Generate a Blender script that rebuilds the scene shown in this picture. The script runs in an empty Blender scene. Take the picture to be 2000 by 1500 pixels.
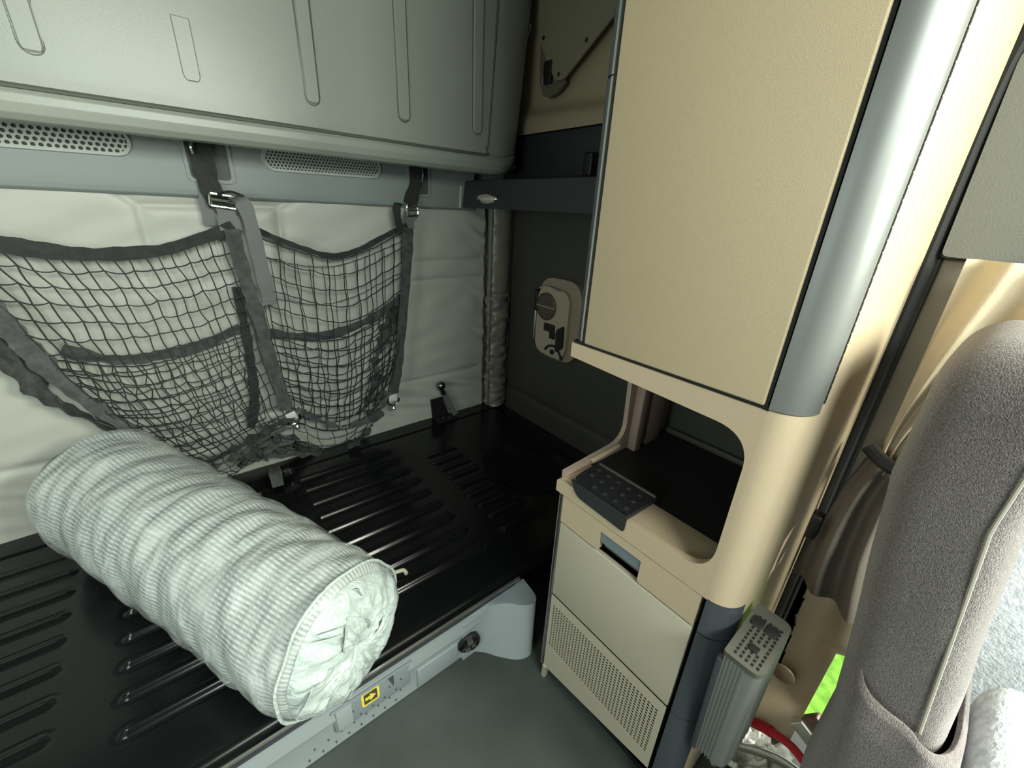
import bpy, bmesh, math, random
from mathutils import Vector, Matrix, noise
random.seed(7)
S = bpy.context.scene
COL = S.collection
PI = math.pi

# ------------------------------------------------------------------ camera
CAM = Vector((0, 0, 1.25))
R = Matrix(((0.77685145, 0.21125501, -0.59318896),
            (-0.62788592, 0.33102338, -0.70440243),
            (0.04755087, 0.91967105, 0.38980004)))
cd = bpy.data.cameras.new('camera')
cam = bpy.data.objects.new('camera', cd)
COL.objects.link(cam)
cd.sensor_width = 36.0
cd.lens = 36.0 * 800 / 2000
cd.clip_start = 0.02
cam.matrix_world = Matrix.Translation(CAM) @ R.to_4x4()
S.camera = cam

def at(u, v, ax, val):
    """measured point (2000x1500 photo) on the plane axis=val, in metres"""
    d = R @ Vector((u - 1000, 750 - v, -800))
    t = (val - CAM[ax]) / d[ax]
    return CAM + d * t

# ------------------------------------------------------------------ light
S.view_settings.view_transform = 'Standard'
S.view_settings.look = 'None'
S.view_settings.gamma = 1.0
S.view_settings.use_curve_mapping = False
S.view_settings.exposure = 0.15
W = bpy.data.worlds.new('world'); S.world = W; W.use_nodes = True
W.node_tree.nodes['Background'].inputs[0].default_value = (0.86, 1.0, 0.93, 1)
W.node_tree.nodes['Background'].inputs[1].default_value = 0.12

def area(name, loc, target, sx, sy, power, color):
    l = bpy.data.lights.new(name, 'AREA'); l.shape = 'RECTANGLE'
    l.size = sx; l.size_y = sy; l.energy = power; l.color = color
    o = bpy.data.objects.new(name, l); COL.objects.link(o)
    o.location = loc
    o.rotation_euler = (Vector(target) - Vector(loc)).to_track_quat('-Z', 'Y').to_euler()
    return o
area('windshield_daylight', (0.10, -1.15, 1.90), (0.0, 1.6, 0.7), 0.95, 0.45, 36, (0.93, 1.0, 0.92))
area('driver_window_daylight', (-1.15, 0.20, 1.25), (0.2, 1.4, 0.55), 0.6, 0.5, 8, (0.88, 1.0, 0.95))
area('passenger_window_daylight', (1.0, -0.95, 1.50), (0.82, -0.05, 0.85), 0.6, 0.5, 45, (0.97, 1.0, 0.84))
sl = bpy.data.lights.new('sun', 'SUN'); sl.energy = 4.5; sl.angle = 0.02; sl.color = (1.0, 0.97, 0.9)
so_ = bpy.data.objects.new('sun', sl); COL.objects.link(so_)
so_.rotation_euler = Vector((-1.0, 0.8, -1.2)).to_track_quat('-Z', 'Y').to_euler()

# ------------------------------------------------------------------ materials
MATS = {}
def mat(name, c, rough=0.5, metal=0.0, bump=0.0, scale=200.0, coat=0.0, spec=0.5, var=0.0, vscale=6.0, detail=3, sheen=0.0):
    if name in MATS: return MATS[name]
    m = bpy.data.materials.new(name); m.use_nodes = True
    nt = m.node_tree; b = nt.nodes['Principled BSDF']
    b.inputs['Base Color'].default_value = (*c, 1)
    b.inputs['Roughness'].default_value = rough
    b.inputs['Metallic'].default_value = metal
    b.inputs['Coat Weight'].default_value = coat
    b.inputs['Specular IOR Level'].default_value = spec
    if sheen: b.inputs['Sheen Weight'].default_value = sheen
    tc = nt.nodes.new('ShaderNodeTexCoord')
    if bump:
        n = nt.nodes.new('ShaderNodeTexNoise'); n.inputs['Scale'].default_value = scale; n.inputs['Detail'].default_value = detail
        nt.links.new(tc.outputs['Object'], n.inputs['Vector'])
        bp = nt.nodes.new('ShaderNodeBump'); bp.inputs['Strength'].default_value = bump; bp.inputs['Distance'].default_value = 0.002
        nt.links.new(n.outputs['Fac'], bp.inputs['Height']); nt.links.new(bp.outputs['Normal'], b.inputs['Normal'])
    if var:
        n = nt.nodes.new('ShaderNodeTexNoise'); n.inputs['Scale'].default_value = vscale; n.inputs['Detail'].default_value = 5
        nt.links.new(tc.outputs['Object'], n.inputs['Vector'])
        r = nt.nodes.new('ShaderNodeValToRGB')
        r.color_ramp.elements[0].position = 0.3; r.color_ramp.elements[1].position = 0.7
        r.color_ramp.elements[0].color = (*[x * (1 - var) for x in c], 1)
        r.color_ramp.elements[1].color = (*[min(1, x * (1 + var)) for x in c], 1)
        nt.links.new(n.outputs['Fac'], r.inputs['Fac']); nt.links.new(r.outputs['Color'], b.inputs['Base Color'])
    MATS[name] = m
    return m

VINYL = mat('padded_vinyl', (0.47, 0.475, 0.425), 0.42, bump=0.25, scale=350)
BUNKP = mat('moulded_grey', (0.31, 0.335, 0.295), 0.34, bump=0.15, scale=500, var=0.05, vscale=3)
LEDGE = mat('blue_grey_plastic', (0.24, 0.27, 0.265), 0.5, bump=0.15, scale=500)
GRILLE = mat('grille_grey', (0.42, 0.45, 0.42), 0.5)
HOLE = mat('grille_backing', (0.05, 0.055, 0.05), 0.8)
DARKP = mat('dark_grey_plastic', (0.030, 0.032, 0.037), 0.5, bump=0.15, scale=400)
SIDEV = mat('dark_side_vinyl', (0.055, 0.054, 0.049), 0.55, bump=0.2, scale=300)
BEIGE = mat('beige_plastic', (0.56, 0.45, 0.31), 0.42, bump=0.2, scale=700)
BEIGED = mat('beige_door_laminate', (0.54, 0.44, 0.285), 0.5, bump=0.25, scale=900, var=0.03, vscale=2)
TAN = mat('tan_wall_plastic', (0.36, 0.30, 0.20), 0.5, bump=0.15, scale=400)
OLIVE = mat('olive_roof_plastic', (0.22, 0.205, 0.145), 0.6, bump=0.2, scale=400)
FRIDGE = mat('fridge_panel', (0.50, 0.46, 0.36), 0.45, bump=0.15, scale=500)
BLACKG = mat('black_bunk_steel', (0.005, 0.0055, 0.0065), 0.17, bump=0.04, scale=60, spec=0.35)
BLACK = mat('black_plastic', (0.012, 0.012, 0.013), 0.45)
RUBBER = mat('black_rubber', (0.018, 0.019, 0.021), 0.42, bump=0.2, scale=500)
GAP = mat('seam_black', (0.008, 0.009, 0.009), 0.7)
FASC = mat('pale_blue_grey', (0.30, 0.345, 0.36), 0.5, bump=0.1, scale=500)
FASCD = mat('mid_blue_grey', (0.215, 0.25, 0.27), 0.5)
STEEL = mat('galvanised_edge', (0.55, 0.57, 0.55), 0.28, 1.0)
CHROME = mat('chrome', (0.85, 0.85, 0.83), 0.12, 1.0)
SATIN = mat('satin_grey_metal', (0.19, 0.20, 0.195), 0.42, 0.35)
STRIP = mat('slate_strip', (0.075, 0.085, 0.10), 0.38, 0.2)
SLATE = mat('slate_handle', (0.17, 0.21, 0.24), 0.4)
FLOOR = mat('rubber_floor', (0.055, 0.066, 0.061), 0.6, bump=0.3, scale=120, var=0.22, vscale=5)
WEB = mat('grey_webbing', (0.14, 0.15, 0.145), 0.5, bump=0.5, scale=500)
WEBD = mat('black_webbing', (0.022, 0.024, 0.022), 0.75, bump=0.8, scale=260, var=0.4, vscale=40)
WEBM = mat('charcoal_net_binding', (0.055, 0.06, 0.058), 0.7, bump=0.8, scale=200, var=0.4, vscale=40)
CORD = mat('net_cord', (0.012, 0.014, 0.014), 0.7)
SEAT = mat('seat_knit', (0.135, 0.116, 0.114), 0.9, bump=1.0, scale=700, var=0.45, vscale=420, sheen=0.4, detail=1)
SEATL = mat('sunlit_pale_cloth', (0.74, 0.78, 0.84), 0.9, bump=1.0, scale=160, var=0.2, vscale=70)  # pale colour carries the strong daylight on cushion and door lining
SEAM = mat('seat_seam', (0.42, 0.40, 0.33), 0.9)
CURT = mat('cream_curtain', (0.52, 0.44, 0.31), 0.7, bump=0.3, scale=300, sheen=0.3)
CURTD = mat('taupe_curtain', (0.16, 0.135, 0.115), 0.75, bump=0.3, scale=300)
PILL = mat('pillar_tan', (0.44, 0.36, 0.25), 0.5, bump=0.15, scale=300)
HEAD = mat('headliner_grey', (0.165, 0.175, 0.16), 0.7, bump=0.3, scale=400)
ALU = mat('extruded_aluminium', (0.50, 0.52, 0.50), 0.38, 0.8)
INVG = mat('inverter_cap', (0.10, 0.10, 0.085), 0.45)
RED = mat('red_insulation', (0.62, 0.03, 0.05), 0.35)
YEL = mat('sticker_yellow', (0.80, 0.66, 0.08), 0.5)
GRN = mat('grass', (0.26, 0.62, 0.07), 0.9, bump=1, scale=60, var=0.3, vscale=20)
PAPER = mat('pale_plastic_scrap', (0.72, 0.72, 0.68), 0.35)
WHITEP = mat('white_plastic_tip', (0.60, 0.63, 0.60), 0.35)

# ------------------------------------------------------------------ object helpers
def link_mesh(name, verts, faces, m, parent=None, smooth=True, angle=35):
    me = bpy.data.meshes.new(name)
    me.from_pydata([tuple(v) for v in verts], [], faces)
    me.materials.append(m)
    o = bpy.data.objects.new(name, me); COL.objects.link(o)
    if parent is not None: o.parent = parent
    bm = bmesh.new(); bm.from_mesh(me)
    bmesh.ops.remove_doubles(bm, verts=bm.verts, dist=1e-6)
    bmesh.ops.recalc_face_normals(bm, faces=bm.faces)
    bm.to_mesh(me); bm.free()
    if smooth:
        for p in me.polygons: p.use_smooth = True
        me.set_sharp_from_angle(angle=math.radians(angle))
    return o
def tag(o, label, cat, group=None):
    o['label'] = label; o['category'] = cat
    if group: o['group'] = group
    return o
def thing(name, label, cat, group=None, loc=(0, 0, 0)):
    o = bpy.data.objects.new(name, None); COL.objects.link(o)
    o.empty_display_size = 0.05
    o.location = loc
    return tag(o, label, cat, group)
def struct(o, label=None):
    o['kind'] = 'structure'
    if label: o['label'] = label
    return o
class MB:
    """collects shapes for ONE mesh"""
    def __init__(s): s.v = []; s.f = []
    def add(s, v, f):
        k = len(s.v); s.v += [Vector(x) for x in v]; s.f += [tuple(i + k for i in q) for q in f]; return s
    def box(s, x0, x1, y0, y1, z0, z1, bev=0.0, M=None):
        bm = bmesh.new()
        bmesh.ops.create_cube(bm, size=1)
        for v in bm.verts:
            v.co = Vector(((x0 + x1) / 2 + v.co.x * (x1 - x0), (y0 + y1) / 2 + v.co.y * (y1 - y0), (z0 + z1) / 2 + v.co.z * (z1 - z0)))
        if bev: bmesh.ops.bevel(bm, geom=bm.edges[:], offset=bev, segments=3, profile=0.5, affect='EDGES')
        if M is not None: bm.transform(M)
        bm.verts.index_update()
        s.add([v.co.copy() for v in bm.verts], [tuple(v.index for v in f.verts) for f in bm.faces]); bm.free(); return s
    def prism(s, pts, n):
        """closed polygon pts (3D, planar) extruded by vector n"""
        n = Vector(n); k = len(pts); a = [Vector(p) for p in pts]; b = [p + n for p in a]
        s.add(a + b, [tuple(range(k)), tuple(range(2 * k - 1, k - 1, -1))] + [(i, (i + 1) % k, k + (i + 1) % k, k + i) for i in range(k)]); return s
    def tube(s, pts, r, n=8, cap=True, taper=None):
        pts = [Vector(p) for p in pts]; rings = []; up = None
        for i, p in enumerate(pts):
            t = (pts[min(i + 1, len(pts) - 1)] - pts[max(i - 1, 0)])
            if t.length < 1e-9: t = Vector((0, 0, 1))
            t.normalize()
            if up is None:
                up = t.orthogonal().normalized()
            up = (up - t * up.dot(t))
            if up.length < 1e-6: up = t.orthogonal()
            up.normalize(); w = t.cross(up)
            rr = r if taper is None else taper[i]
            rings.append([p + rr * (math.cos(2 * PI * j / n) * up + math.sin(2 * PI * j / n) * w) for j in range(n)])
        v = [q for rg in rings for q in rg]; f = []
        for i in range(len(rings) - 1):
            for j in range(n):
                f.append((i * n + j, i * n + (j + 1) % n, (i + 1) * n + (j + 1) % n, (i + 1) * n + j))
        if cap: f.append(tuple(range(n))); f.append(tuple((len(rings) - 1) * n + j for j in range(n - 1, -1, -1)))
        s.add(v, f); return s
    def ribbon(s, pts, width, th, wdir, wob=0.0):
        """flat strap along pts"""
        pts = [Vector(p) for p in pts]; rg = []
        for i, p in enumerate(pts):
            t = (pts[min(i + 1, len(pts) - 1)] - pts[max(i - 1, 0)]).normalized()
            wd = Vector(wdir(i / (len(pts) - 1)) if callable(wdir) else wdir)
            wd = (wd - t * wd.dot(t)).normalized(); nn = t.cross(wd)
            w = width(i / (len(pts) - 1)) if callable(width) else width
            ww = w / 2 * (1 + (wob * noise.noise(p * 30) if wob else 0))
            o = nn * (wob * 0.01 * noise.noise(p * 22 + Vector((3, 1, 2))))
            rg.append([p + wd * ww + nn * th / 2 + o, p - wd * ww + nn * th / 2 + o, p - wd * ww - nn * th / 2 + o, p + wd * ww - nn * th / 2 + o])
        v = [q for r_ in rg for q in r_]; f = []
        for i in range(len(rg) - 1):
            for j in range(4): f.append((i * 4 + j, i * 4 + (j + 1) % 4, (i + 1) * 4 + (j + 1) % 4, (i + 1) * 4 + j))
        k = (len(rg) - 1) * 4
        f += [(3, 2, 1, 0), (k, k + 1, k + 2, k + 3)]
        s.add(v, f); return s
    def cyl(s, c, axis, r, h, n=24, r2=None):
        c = Vector(c); a = Vector(axis).normalized()
        return s.tube([c, c + a * h], r, n, True, [r, r if r2 is None else r2])
    def lathe(s, c, axis, prof, n=24):
        """prof: list of (radius, height)"""
        c = Vector(c); a = Vector(axis).normalized(); u = a.orthogonal().normalized(); w = a.cross(u)
        v = []; f = []
        for (r, h) in prof:
            r = max(r, 1e-4)
            for j in range(n): v.append(c + a * h + r * (math.cos(2 * PI * j / n) * u + math.sin(2 * PI * j / n) * w))
        for i in range(len(prof) - 1):
            for j in range(n): f.append((i * n + j, i * n + (j + 1) % n, (i + 1) * n + (j + 1) % n, (i + 1) * n + j))
        f += [tuple(range(n)), tuple((len(prof) - 1) * n + j for j in range(n))]
        return s.add(v, f)
    def grid(s, fn, nu, nv):
        v = [fn(i / nu, j / nv) for j in range(nv + 1) for i in range(nu + 1)]
        f = [(j * (nu + 1) + i, j * (nu + 1) + i + 1, (j + 1) * (nu + 1) + i + 1, (j + 1) * (nu + 1) + i) for j in range(nv) for i in range(nu)]
        return s.add(v, f)
    def build(s, name, m, parent=None, smooth=True, angle=35): return link_mesh(name, s.v, s.f, m, parent, smooth, angle)
def smooth_pts(pts, n=8):
    """Catmull-Rom through pts"""
    P = [Vector(p) for p in pts]; out = []
    for i in range(len(P) - 1):
        a = P[max(i - 1, 0)]; b = P[i]; c = P[i + 1]; d = P[min(i + 2, len(P) - 1)]
        for k in range(n):
            t = k / n
            out.append(0.5 * ((2 * b) + (c - a) * t + (2 * a - 5 * b + 4 * c - d) * t * t + (-a + 3 * b - 3 * c + d) * t ** 3))
    out.append(P[-1]); return out
def resample(pts, n):
    P = [Vector(p) for p in pts]; L = [0]
    for i in range(1, len(P)): L.append(L[-1] + (P[i] - P[i - 1]).length)
    out = []
    for k in range(n + 1):
        d = L[-1] * k / n; i = 0
        while i < len(P) - 2 and L[i + 1] < d: i += 1
        t = (d - L[i]) / max(1e-9, L[i + 1] - L[i]); out.append(P[i].lerp(P[i + 1], min(1, t)))
    return out
def rounded(poly, rad, seg=6):
    """round the corners of a 2D polygon; rad number or list"""
    out = []; n = len(poly)
    for i in range(n):
        r = rad[i] if isinstance(rad, (list, tuple)) else rad
        p = Vector(poly[i]); a = Vector(poly[i - 1]) - p; b = Vector(poly[(i + 1) % n]) - p
        if r <= 0: out.append(tuple(p)); continue
        r = min(r, a.length * 0.49, b.length * 0.49)
        p0 = p + a.normalized() * r; p1 = p + b.normalized() * r
        for k in range(seg + 1):
            t = k / seg; out.append(tuple((1 - t) ** 2 * p0 + 2 * t * (1 - t) * p + t * t * p1))
    return out
def frange(a, b, n): return [a + (b - a) * i / n for i in range(n + 1)]

# ================================================================== SETTING
YB = 1.80; XW = 1.42; PX = 1.03
struct(MB().prism([(-1.5, -1.9, -0.05), (PX + 0.06, -1.9, -0.05), (PX + 0.06, -0.02, -0.05), (PX + 0.06, 0.10, -0.05), (XW, 0.10, -0.05), (XW, YB + 0.05, -0.05), (-1.5, YB + 0.05, -0.05)], (0, 0, 0.05)).build('floor', FLOOR, smooth=False), 'dark grey-green rubber cab floor')

# padded back wall (one quilted surface)
SEAMS_H = [(1.012, 0.84, 1.25), (0.925, 0.84, 1.25), (0.43, -1.4, 1.235)]
def seamd(x, z):
    d = 1e9
    for zz, a, b in SEAMS_H:
        dx = max(a - x, 0, x - b); d = min(d, math.hypot(dx, z - zz))
    # stitched panel behind the middle strap
    for (x0, z0, x1, z1) in ((-0.03, 1.212, 0.355, 1.222), (-0.03, 1.212, -0.03, 0.98), (0.355, 1.222, 0.345, 0.98), (0.355, 1.222, 0.43, 1.262), (0.345, 0.98, 0.50, 0.86), (-0.03, 1.212, -0.09, 1.262)):
        vx, vz = x1 - x0, z1 - z0; t = max(0, min(1, ((x - x0) * vx + (z - z0) * vz) / (vx * vx + vz * vz)))
        d = min(d, math.hypot(x - x0 - t * vx, z - z0 - t * vz))
    return d
def wallfn(u, v):
    x = -1.42 + u * (1.27 + 1.42); z = 0.12 + v * 1.17
    d = seamd(x, z)
    h = 0.013 * (1 - math.exp(-d / 0.012))
    h += 0.010 * noise.noise(Vector((x * 3, z * 3, 1)))
    # wrinkles: diagonal folds low down and by the corner cushion
    w = max(0, 1 - abs(z - 0.33) / 0.16)
    h += 0.010 * w * noise.noise(Vector(((x * 0.55 - z * 1.5) * 5, (z + x * 0.35) * 26, 4)))
    h += 0.005 * noise.noise(Vector((x * 4 + z * 6, z * 14 - x * 5, 9))) * (1 if z > 0.45 else 0.3)
    if x > 1.08:
        h += 0.012 * ((x - 1.08) / 0.19) * noise.noise(Vector((x * 9, z * 26 + x * 14, 2)))
    return Vector((x, YB - 0.004 - h, z))
struct(MB().grid(wallfn, 330, 150).build('wall_back', VINYL, angle=80), 'padded pale grey vinyl back wall with stitched seams')
struct(MB().box(-1.5, XW + 0.05, YB + 0.01, YB + 0.05, 0, 2.3).build('wall_rear', BUNKP, smooth=False))
struct(MB().box(-1.5, XW + 0.05, -0.9, YB + 0.05, 2.25, 2.30).build('ceiling', OLIVE, smooth=False))
struct(MB().box(-1.5, -1.45, -0.1, YB + 0.05, 0, 2.3).build('wall_left', VINYL, smooth=False))
# right side wall: dark lower lining, dark band, tan upper lining
def sidefn(u, v):
    y = 0.12 + u * (YB - 0.12); z = 0 + v * 1.57
    h = 0.012 * (1 - math.exp(-abs(z - 0.285) / 0.012)) + 0.006 * noise.noise(Vector((y * 3, z * 3, 5)))
    return Vector((XW + 0.012 - h, y, z))
struct(MB().grid(sidefn, 60, 120).build('wall_right', SIDEV, angle=80), 'dark grey vinyl side wall beside the bunk')
struct(MB().box(XW + 0.02, XW + 0.06, 0.12, YB + 0.05, 0, 2.3).build('wall_right_outer', DARKP, smooth=False))
def upfn(u, v):
    y = 0.5 + u * (YB - 0.5); z = 1.565 + v * 0.70
    h = 0.012 + 0.05 * (1 / (1 + math.exp(-(1.655 - 0.03 * (1.8 - y) - z) / 0.012)))
    return Vector((XW + 0.015 - h, y, z))
o = MB().grid(upfn, 20, 90).build('trim_1', TAN, angle=60); struct(o, 'tan moulded upper side wall lining')
struct(MB().box(XW - 0.03, XW + 0.02, 0.5, YB, 1.36, 1.565, 0.004).build('trim_2', DARKP), 'dark charcoal band above the side shelf')
# front part of the right wall: door pillar with seal, door lining behind the seat
PX = 1.03
def pillfn(u, v):
    z = v * 1.22; y = 0.125 - u * (0.17 if z > 0.36 else 0.135)
    h = 0.0
    e = y - (0.055 - 0.07 * (1 - z / 1.2))
    h += 0.022 / (1 + math.exp(e / 0.006))
    if z < 0.14: h += 0.05 * (1 - z / 0.14)
    return Vector((PX - h, y, z))
struct(MB().grid(pillfn, 50, 60).build('trim_3', PILL, angle=60), 'tan door pillar lining below the curtain')
struct(MB().box(PX + 0.0, PX + 0.06, -0.01, 0.125, 0, 2.25).build('wall_right_pillar', PILL, smooth=False))
struct(MB().box(0.995, PX + .06, -0.6, 0.118, 1.45, 2.25).build('trim_8', BEIGE, smooth=False))
struct(MB().box(PX + 0.0, PX + 0.06, -0.6, 0.125, 1.20, 1.50).build('wall_right_header', HEAD, smooth=False))
struct(MB().tube(smooth_pts([(0.985, 0.115, 0.0), (0.985, 0.115, 0.6), (0.985, 0.115, 1.2), (0.985, 0.112, 1.50), (0.985, 0.06, 1.56), (0.985, -0.1, 1.60), (0.985, -0.4, 1.62)], 10), 0.012, 10).build('trim_4', GAP), 'black rubber door seal')
struct(MB().box(0.985, 1.03, 0.098, 0.117, 0.0, 1.21).build('trim_5', GAP, smooth=False))
# grey overhead door panel
struct(MB().box(0.992, 1.03, 0.0, 0.098, 0.56, 1.21, 0.004).build('trim_9', mat('pillar_grey', (0.16, 0.15, 0.125), 0.6)))
p = rounded([(0.10, 1.215), (0.108, 1.50), (-0.5, 1.60), (-0.5, 1.20)], [0.01, 0.03, 0, 0])
struct(MB().prism([(0.975, a, b) for a, b in p], (0.03, 0, 0)).build('trim_6', HEAD), 'grey fabric-covered panel above the door curtain')
# grass outside the open door
g = MB().box(1.3, 9, -8, 1.5, -1.02, -1.0).build('grass_ground', GRN, smooth=False); struct(g); g.name = 'floor_outside'

# ================================================================== UPPER BUNK (folded up)
ub = thing('folded_upper_bunk', 'large grey-green moulded upper bunk folded up above the net, with vertical embossed ribs', 'bunk')
YF = 1.55
def ub_shell(u, v):
    # u across, v around the profile: back underside -> lip -> face
    xr = 1.31
    x = -1.40 + u * (xr + 1.40)
    prof = [(YB - 0.03, 1.412), (1.70, 1.398), (1.60, 1.385), (1.567, 1.387), (1.552, 1.40), (1.545, 1.42), (1.546, 1.438), (1.553, 1.448), (1.556, 1.452), (1.551, 1.458), (1.55, 1.48), (1.55, 1.80), (1.55, 2.24)]
    k = v * (len(prof) - 1); i = min(int(k), len(prof) - 2); t = k - i
    y = prof[i][0] * (1 - t) + prof[i + 1][0] * t; z = prof[i][1] * (1 - t) + prof[i + 1][1] * t
    # right edge rolls back
    e = max(0, (x - 1.15) / (xr - 1.15))
    if y < 1.60: y += 0.10 * (1 - math.sqrt(max(0, 1 - e * e)))
    # corner rounding of the silhouette
    if z < 1.47 and e > 0: z += 0.05 * e ** 3
    if i >= 9: # broad shallow dishing of the face
        y += 0.006 * noise.noise(Vector((x * 2.2, z * 2.2, 3)))
    return Vector((x + 0.11 * max(0, z - 1.42) * e, y, z))
MB().grid(lambda u, v: ub_shell(u ** 0.8 if False else u, v), 150, 96).build('panel', BUNKP, ub, angle=60)
MB().prism([(1.30, 1.645, 1.47), (1.39, 1.645, 2.24), (1.39, YB - .005, 2.24), (1.30, YB - .005, 1.44)], (-0.03, 0, 0)).build('side_edge', BUNKP, ub, smooth=False)
def rib(x, z0, z1, w, squaretop=False):
    def fn(u, v):
        z = z0 + v * (z1 - z0); a = (u - 0.5) * 2
        dz = z - z0; half = w / 2 * (1 + 0.12 * (z - z0))
        end = 1.0
        if dz < w / 2: end = math.sqrt(max(0, 1 - (1 - dz / (w / 2)) ** 2))
        topf = min(1, (z1 - z) / 0.006) if squaretop else 1
        h = 0.010 * min(1, (1 - abs(a)) / 0.16) * min(1, dz / 0.006) * topf
        return Vector((x + a * half * max(end, 0.02), YF + 0.002 - h, z))
    return MB().grid(fn, 20, 70)
for x, z1, sq in ((-0.13, 2.1, False), (0.155, 1.66, True), (0.452, 2.1, False), (0.752, 2.1, False), (1.058, 2.1, False), (-0.43, 2.1, False)):
    rb = rib(x, 1.517, z1, 0.042, sq).build('rib', BUNKP, ub, angle=50)
    hw = lambda z: 0.0215 * (1 + 0.12 * (z - 1.517))
    ol = [(x - hw(z1), z1)] + [(x - hw(z), z) for z in frange(z1, 1.538, 6)] + [(x - 0.021 * math.cos(PI * k / 10), 1.538 - 0.021 * math.sin(PI * k / 10)) for k in range(11)] + [(x + hw(z), z) for z in frange(1.538, z1, 6)]
    if sq: ol.append((x - hw(z1), z1))
    MB().tube([(a, YF - 0.0005, b) for a, b in ol], 0.0024, 6).build('rib_groove_shade', mat('groove_shade_grey', (0.10, 0.11, 0.09), 0.6), rb)  # dark raised outline stands in for the shade in the rib's groove
MB().tube(smooth_pts([(-1.38, 1.5508, 1.452), (0.5, 1.5508, 1.452), (1.06, 1.5508, 1.452), (1.105, 1.5508, 1.475), (1.118, 1.5508, 1.56), (1.145, 1.552, 1.96), (1.15, 1.552, 2.2)], 10), 0.0050, 6).build('panel_groove_shade', mat('groove_shade_grey', (0.10, 0.11, 0.09), 0.6), ub)  # dark tube, groove shade painted as a line along the panel

# ================================================================== REAR LEDGE with speaker grilles
lg = thing('rear_ledge_trim', 'blue-grey plastic ledge strip with perforated grilles across the wall under the upper bunk', 'wall trim')
YL = 1.76
def ledgefn(u, v):
    x = -1.42 + u * (1.19 + 1.42)
    prof = [(YB, 1.238), (1.775, 1.240), (1.763, 1.247), (YL, 1.262), (YL, 1.42), (YB, 1.43)]
    k = v * (len(prof) - 1); i = min(int(k), len(prof) - 2); t = k - i
    return Vector((x, prof[i][0] * (1 - t) + prof[i + 1][0] * t, prof[i][1] * (1 - t) + prof[i + 1][1] * t))
MB().grid(ledgefn, 20, 25).build('ledge_body', LEDGE, lg, angle=50)
MB().tube([(1.112, YL, 1.25), (1.118, YL, 1.34)], 0.006, 8).build('corner_bead', GRILLE, lg)
def grille(cx, cz, half, r, tilt, hs=0.0115):
    m = MB(); y = YL - 0.006
    def inside(px, pz, rr):
        qx = max(-half, min(half, px)); return math.hypot(px - qx, pz) < rr
    row = 0; pz = -r
    ux, uz = math.cos(tilt), math.sin(tilt)
    def W3(a, b, yy): return (cx + a * ux - b * uz, yy, cz + a * uz + b * ux)
    dy = hs * 0.866
    while pz <= r:
        px = -half - r + (hs / 2 if row % 2 else 0)
        while px <= half + r:
            if inside(px, pz, r - 0.006):
                R6 = hs / 2 / math.cos(PI / 6)
                n = 12; outer = []; inner = []
                for k in range(n):
                    a = 2 * PI * k / n + PI / 6 * 0
                    # outer hexagon boundary sampled at n angles (pointy top)
                    ph = (a + PI / 6) % (PI / 3) - PI / 6
                    ro = hs / 2 / math.cos(ph) * 1.0
                    outer.append(W3(px + ro * math.cos(a), pz + ro * math.sin(a), y))
                    inner.append(W3(px + hs * 0.33 * math.cos(a), pz + hs * 0.33 * math.sin(a), y))
                back = [(q[0], y + 0.003, q[2]) for q in inner]
                m.add(outer + inner + back, [(k, (k + 1) % n, n + (k + 1) % n, n + k) for k in range(n)] + [(n + k, n + (k + 1) % n, 2 * n + (k + 1) % n, 2 * n + k) for k in range(n)])
            px += hs
        pz += dy; row += 1
    g = m.build('speaker_grille', GRILLE, lg, smooth=False)
    # stadium rim and backing
    def stad(rr, yy, n=16):
        out = []
        for k in range(n + 1): a = -PI / 2 + PI * k / n; out.append(W3(half + rr * math.cos(a), rr * math.sin(a), yy))
        for k in range(n + 1): a = PI / 2 + PI * k / n; out.append(W3(-half + rr * math.cos(a), rr * math.sin(a), yy))
        return out
    A = stad(r - 0.009, y - 0.001); B = stad(r - 0.001, y - 0.0015); C_ = stad(r + 0.002, YL + 0.001); n = len(A)
    MB().add(A + B + C_, [(k, (k + 1) % n, n + (k + 1) % n, n + k) for k in range(n)] + [(n + k, n + (k + 1) % n, 2 * n + (k + 1) % n, 2 * n + k) for k in range(n)]).build('rim', GRILLE, g)
    MB().prism(stad(r - 0.004, YL - 0.0005), (0, -0.002, 0)).build('backing', HOLE, g, smooth=False)
grille(0.533, 1.376, 0.168, 0.039, 0.012)
grille(-0.245, 1.376, 0.20, 0.039, 0.012, 0.0150)
for cx, w in ((0.172, 0.128), (0.905, 0.105)):
    q = rounded([(cx - w / 2, 1.42), (cx - w / 2, 1.285), (cx + w / 2, 1.285), (cx + w / 2, 1.42)], [0, 0.02, 0.02, 0])
    q2 = rounded([(cx - w / 2 + .01, 1.42), (cx - w / 2 + .01, 1.295), (cx + w / 2 - .01, 1.295), (cx + w / 2 - .01, 1.42)], [0, 0.015, 0.015, 0])
    n = len(q)
    MB().add([(a, YL - 0.006, b) for a, b in q] + [(a, YL - 0.006, b) for a, b in q2] + [(a, YL, b) for a, b in q], [(k, (k + 1) % n, n + (k + 1) % n, n + k) for k in range(n - 1)] + [(k, (k + 1) % n, 2 * n + (k + 1) % n, 2 * n + k) for k in range(n - 1)]).build('strap_recess_frame', LEDGE, lg)
    MB().prism([(a, YL - 0.0005, b) for a, b in q2], (0, -0.002, 0)).build('strap_recess', mat('recess_grey', (0.07, 0.08, 0.078), 0.6), lg, smooth=False)

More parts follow.
